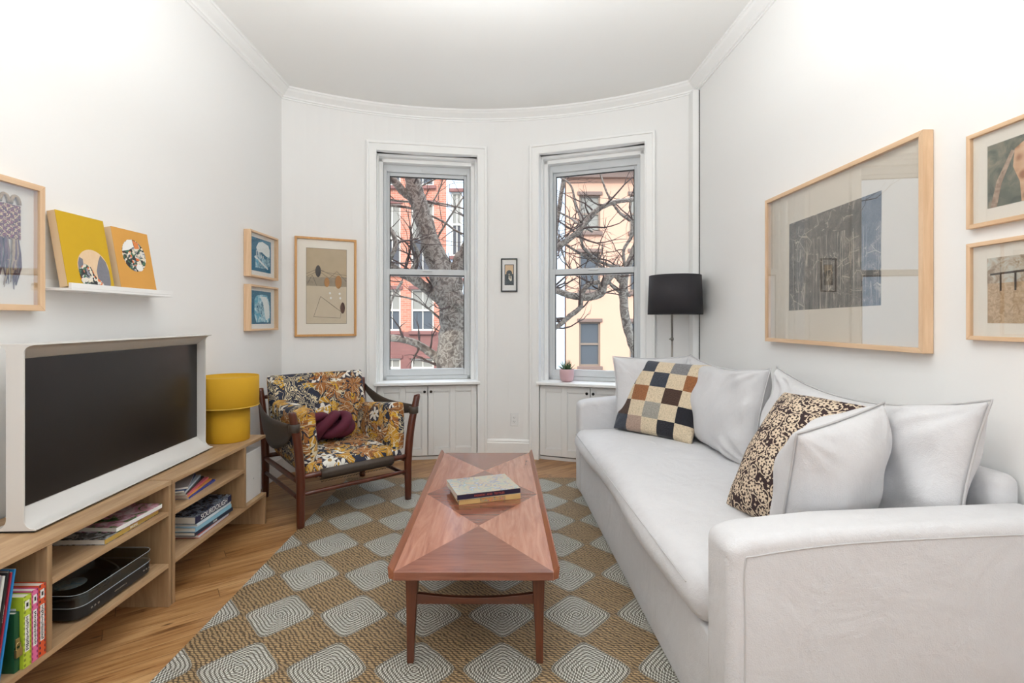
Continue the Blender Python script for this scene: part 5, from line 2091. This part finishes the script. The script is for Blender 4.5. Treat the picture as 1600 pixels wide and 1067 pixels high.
m_pt = paper('aged_paper_dark', (.40, .31, .20), (.54, .43, .28), 18)
m_pl = paper('aged_paper_light', (.55, .46, .33), (.66, .57, .43), 18)
m_band = paper('smudged_band', (.20, .17, .13), (.45, .37, .26), 30)
m_ink = plain('print_ink', (.055, .045, .04), .8)
m_rust = plain('print_rust', (.42, .20, .06), .8, 0, 200, .2)
A_ = Art(t)
X0, X1, Z0, Z1 = -hwf * .64, hwf * .68, -hhf * .745, hhf * .785
A_.rect(X0, Z0, X1, Z1, m_ink)
A_.rect(X0 + .002, Z0 + .002, X1 - .002, Z1 - .002, m_pl)
A_.rect(X0 + .002, hhf * .02, X1 - .002, Z1 - .002, m_pt)
A_.rect(X0 + .002, hhf * .02, X1 - .002, hhf * .20, m_band)
ln = lambda *p: A_.line([(hwf * x, hhf * z) for x, z in p], .0022, m_ink)
ln((-.64, .26), (-.30, .36), (.0, .30), (.68, .25))
ln((-.64, .20), (-.25, .33), (.1, .18), (.35, .33), (.68, .12))
ln((-.60, .06), (-.45, .24), (-.30, .02))
ln((-.22, .36), (.28, .22), (.68, .20))
ln((-.40, -.60), (-.18, -.19), (.50, -.50), (.46, -.63), (-.40, -.60))
ln((-.18, -.19), (.36, -.44))
A_.oval(-hwf * .26, hhf * .32, .022, .050, m_ink, ex=1.1)
A_.oval(hwf * .02, hhf * .10, .021, .040, m_rust, ex=1.1)
A_.oval(hwf * .40, hhf * .11, .027, .056, m_rust, ex=1.1)
A_.oval(hwf * .54, -hhf * .42, .019, .048, plain('print_umber', (.10, .045, .03), .8), ex=1.1)
for x, z in ((.12, -.12), (.15, -.22), (.44, -.13), (.46, -.22)):
    A_.oval(hwf * x, hhf * z, .008, .010, m_white_mount)
A_.done()

# --- small black frame between the windows
A, B = arc_at_px(783), arc_at_px(808.5)
mid_ = (A + B) / 2
t = frame('framed_picture', 'small black framed print of a dark monkey hanging between the windows', (mid_.x, mid_.y - .001, CZ + (HY - 430) / F * A.y), atan2((B - A).y, (B - A).x), (B - A).length, 52 / F * A.y, .018, .011, m_black, m_black, m_white_mount, 'dark framed pictures')
A_ = Art(t)
A_.rect(-.042, -.092, .042, .096, m_ink)
A_.rect(-.036, -.09, .036, .090, plain('print_apricot', (.70, .50, .30), .8))
m_ape = plain('print_charcoal', (.05, .058, .055), .8, 0, 80, .3)
A_.poly([(-.040, -.09), (.040, -.09), (.040, .005), (.024, .012), (-.024, .012), (-.040, .003)], m_ape)
A_.oval(0, .018, .026, .026, m_ape)
A_.oval(0, .006, .010, .006, m_band)
A_.poly([(-.005, -.005), (.022, -.008), (.024, -.050), (.010, -.055), (-.006, -.035)], m_matte_mount)
A_.poly([(.0, -.006), (.018, -.008), (.018, -.034), (.004, -.03)], m_band)
A_.done()

# --- large forest woodcut, right wall
def woodcut():
    t = NT('forest_woodcut')
    co = t.coord('Object')
    x, y, z = t.xyz(co)
    v1 = t.n('CombineXYZ', X=t.mth('MULTIPLY', x, 38.0), Y=0.0, Z=t.mth('MULTIPLY', z, 1.3)).outputs[0]
    n1 = t.noise(v1, 1.0, 2, .5, .3)
    n2 = t.noise(co, 75.0, 5, .7, 2.5)
    n3 = t.noise(co, 10.0, 3, .5, 1.5)
    base = t.ramp(t.mth('ADD', t.mth('MULTIPLY', n2, .55), t.mth('MULTIPLY', n3, .45)), [(.38, (.05, .045, .04)), (.52, (.12, .105, .09)), (.62, (.34, .29, .23))])
    tall = t.mth('MULTIPLY', t.lt(t.mth('ABSOLUTE', t.mth('SUBTRACT', n1, .56)), .012), t.lt(z, .12))
    c = t.mix(t.mth('MULTIPLY', tall, .75), base, (.58, .50, .40))
    vo = t.n('TexVoronoi', {'feature': 'DISTANCE_TO_EDGE'}, Vector=co, Scale=13.0).outputs[0]
    c = t.mix(t.mth('MULTIPLY', t.lt(vo, .014), t.gt(n3, .5)), c, (.5, .43, .34))
    t.pbr(c, .8)
    return t.m


m_cut = woodcut()
m_sheet = plain('cream_sheet', (.76, .69, .58), .8)
y_n, y_f = 1.793, 2.868
t = frame('framed_picture', 'large light oak frame with dark forest woodcut on the wall above the sofa', (XR, (y_n + y_f) / 2, 1.532), R(-90), y_f - y_n, .806, .040, .020, m_frame, m_frame_h, m_sheet, g, glass=m_plainglass)
A_ = Art(t)
yc = (y_n + y_f) / 2
# local +x points towards the camera
L_, R_ = -(2.665 - yc), -(2.02 - yc)
A_.poly([(L_, -.232), (R_, -.222), (R_ + .004, .242), (L_ + .005, .228)], m_cut)
A_.done()

# --- two photographs further right
def photo(name, stops, sc, seed=0, dist=1.2):
    t = NT(name)
    co = t.coord('Object', loc=(seed, seed, seed))
    t.pbr(t.ramp(t.noise(co, sc, 5, .6, dist), stops), .35)
    return t.m


m_giraffe_bg = photo('foliage_photo', [(.35, (.05, .06, .045)), (.5, (.14, .15, .11)), (.65, (.30, .25, .17))], 14)
def giraffe_mat():
    t = NT('giraffe_photo')
    co = t.coord('Object')
    vo = t.n('TexVoronoi', Vector=co, Scale=26.0).outputs['Distance']
    t.pbr(t.ramp(t.mth('ADD', vo, t.mth('MULTIPLY', t.noise(co, 30, 2), .3)), [(.35, (.34, .13, .05)), (.55, (.62, .36, .20)), (.8, (.70, .48, .30))]), .4)
    return t.m
m_gir = giraffe_mat()
m_bark_photo = photo('trunk_photo', [(.4, (.28, .18, .12)), (.6, (.50, .36, .26))], 30)
m_sand = photo('sand_photo', [(.4, (.42, .29, .17)), (.6, (.60, .45, .30))], 60)
m_terr = photo('terrace_photo', [(.4, (.30, .22, .15)), (.5, (.50, .42, .32)), (.6, (.55, .56, .50))], 25)
# front plane sits .022 from the wall; far edge seen at px 1509
yf_ = (XR - .022) * F / (1509 - CX)
w2 = .44
for zc, hh_, lab, kind in ((1.7015, .307, 'light oak framed photograph of a giraffe, upper one at the right edge', 0), (1.3425, .315, 'light oak framed photograph of a sandy terrace, lower one at the right edge', 1)):
    t = frame('framed_picture', lab, (XR, yf_ - w2 / 2, zc), R(-90), w2, hh_, .022, .0135, m_frame, m_frame_h, m_matte_mount, g, glass=glassy('photo_glass', 1.7))
    A_ = Art(t)
    a0, a1, b0, b1 = -w2 / 2 + .062, w2 / 2 - .062, -hh_ / 2 + .055, hh_ / 2 - .055
    if kind == 0:
        A_.rect(a0, b0, a1, b1, m_giraffe_bg)
        A_.poly([(a0 + .01, b0), (a0 + .03, b0 + .08), (a0 + .075, b1 - .035), (a0 + .085, b1 - .04), (a0 + .045, b0 + .07), (a0 + .03, b0)], m_bark_photo)
        A_.poly([(a0 + .105, b0), (a0 + .10, b0 + .06), (a0 + .08, b0 + .11), (a0 + .085, b1 - .035), (a0 + .12, b1 - .015), (a0 + .17, b1 - .02), (a0 + .22, b1 - .05), (a0 + .25, b0 + .05), (a0 + .24, b0)], m_gir)
        A_.oval(a0 + .135, b0 + .075, .022, .026, plain('leaf_green_photo', (.24, .42, .07), .4))
    else:
        A_.rect(a0, b0, a1, b1, m_sand)
        A_.rect(a0, b0 + .125, a1, b1, m_terr)
        A_.poly([(a0 + .01, b0 + .150), (a1 - .05, b0 + .158), (a1 - .05, b0 + .166), (a0 + .01, b0 + .156)], m_ink)
        for x in (.04, .085, .16):
            A_.rect(a0 + x, b0 + .10, a0 + x + .005, b0 + .152, m_ink)
        A_.oval(a0 + .20, b0 + .07, .03, .05, m_ape)
    A_.done()

# ------------------------------------------------------------------ picture ledge and canvases
t = thing('picture_ledge', 'slim white picture ledge with two yellow canvases on the left wall', 'shelf', (XL, 2.243, 1.366))
m = MB()
m.box((.0005, -.300, 0), (.118, .300, .010))
m.build('ledge_board', m_trim, t, .001)
box('front_lip', (.106, -.300, .0102), (.118, .300, .030), m_trim, t, .001)
box('back_lip', (.0005, -.300, .0102), (.010, .300, .045), m_trim, t, .001)


def collage():
    t = NT('collage_paint')
    co = t.coord('Object')
    w = t.n('TexNoise', Vector=co, Scale=30.0, Detail=2.0)
    wv = t.n('VectorMath', {'operation': 'SCALE'})
    t.put(wv.inputs[0], w.outputs['Color'])
    wv.inputs['Scale'].default_value = .05
    ad = t.n('VectorMath', {'operation': 'ADD'})
    t.put(ad.inputs[0], co)
    t.put(ad.inputs[1], wv.outputs[0])
    vo = t.n('TexVoronoi', Vector=ad.outputs[0], Scale=85.0)
    r = t.xyz(vo.outputs['Color'])[0]
    c = t.ramp(r, [(0, (.75, .68, .55)), (.18, (.03, .04, .035)), (.36, (.72, .17, .04)), (.48, (.05, .15, .09)), (.62, (.70, .66, .60)), (.78, (.015, .015, .02)), (.9, (.25, .26, .30))], 'CONSTANT')
    t.pbr(c, .6)
    return t.m


m_coll = collage()
m_peachp = paper('peach_wash', (.68, .45, .26), (.80, .62, .42), 24)
m_greyp = paper('slate_wash', (.16, .16, .19), (.24, .24, .27), 60)
for yc, w, h, col, lab, kind in ((2.072, .236, .305, (.58, .36, .010), 'mustard yellow canvas with a collaged half disc, left one on the ledge', 0),
                                 (2.345, .228, .292, (.66, .33, .07), 'apricot yellow canvas with a round collage, right one on the ledge', 1)):
    M = rotm((XL + .096, yc, 1.3830), R(-10), 0, R(90))
    t = thing('canvas_painting', lab, 'painting', group='yellow canvases on the picture ledge', mat=M)
    m = MB()
    m.box((-w / 2, .0022, 0), (w / 2, .034, h), 1)
    m.box((-w / 2 - .0004, 0, -.0003), (w / 2 + .0004, .0022, h + .0004), 0)
    m.build('canvas', [paper('canvas_paint_%d' % kind, tuple(c * .93 for c in col), tuple(min(1, c * 1.06) for c in col), 8), m_canvas_edge], t, .0006, 1)
    A_ = Art(t, 0.0)
    if kind == 0:
        cx_, cz_, r = .022, .082, .080
        clip = (-w / 2 + .002, .002, w / 2 - .002, h)
        A_.oval(cx_, cz_, r, r * 1.02, m_peachp, 40, clip)
        A_.poly([(cx_ + .015, .002), (cx_ + .012, .075), (cx_ + .03, .12), (cx_ + .045, .145), (cx_ + .068, .12), (cx_ + .079, .08), (cx_ + .078, .03), (cx_ + .07, .002)], m_greyp)
        A_.poly([(cx_ - .079, .06), (cx_ - .076, .10), (cx_ - .066, .125), (cx_ - .05, .118), (cx_ - .052, .09)], m_greyp)
        A_.poly([(cx_ - .078, .075), (cx_ - .045, .100), (cx_ - .018, .088), (cx_ + .004, .045), (cx_ + .03, .030), (cx_ + .045, .002), (cx_ - .060, .002), (cx_ - .076, .03)], m_coll)
    else:
        A_.oval(.0, .172, .074, .076, m_coll, 40)
        A_.poly([(-.072, .185), (-.062, .215), (-.03, .243), (.0, .248), (.005, .215), (-.03, .195)], m_white_mount)
        A_.poly([(.002, .246), (.035, .236), (.04, .21), (.01, .205)], cov('orange_dab', (.72, .22, .05)))
        A_.oval(.02, .115, .022, .016, m_white_mount)
    A_.done('collage')
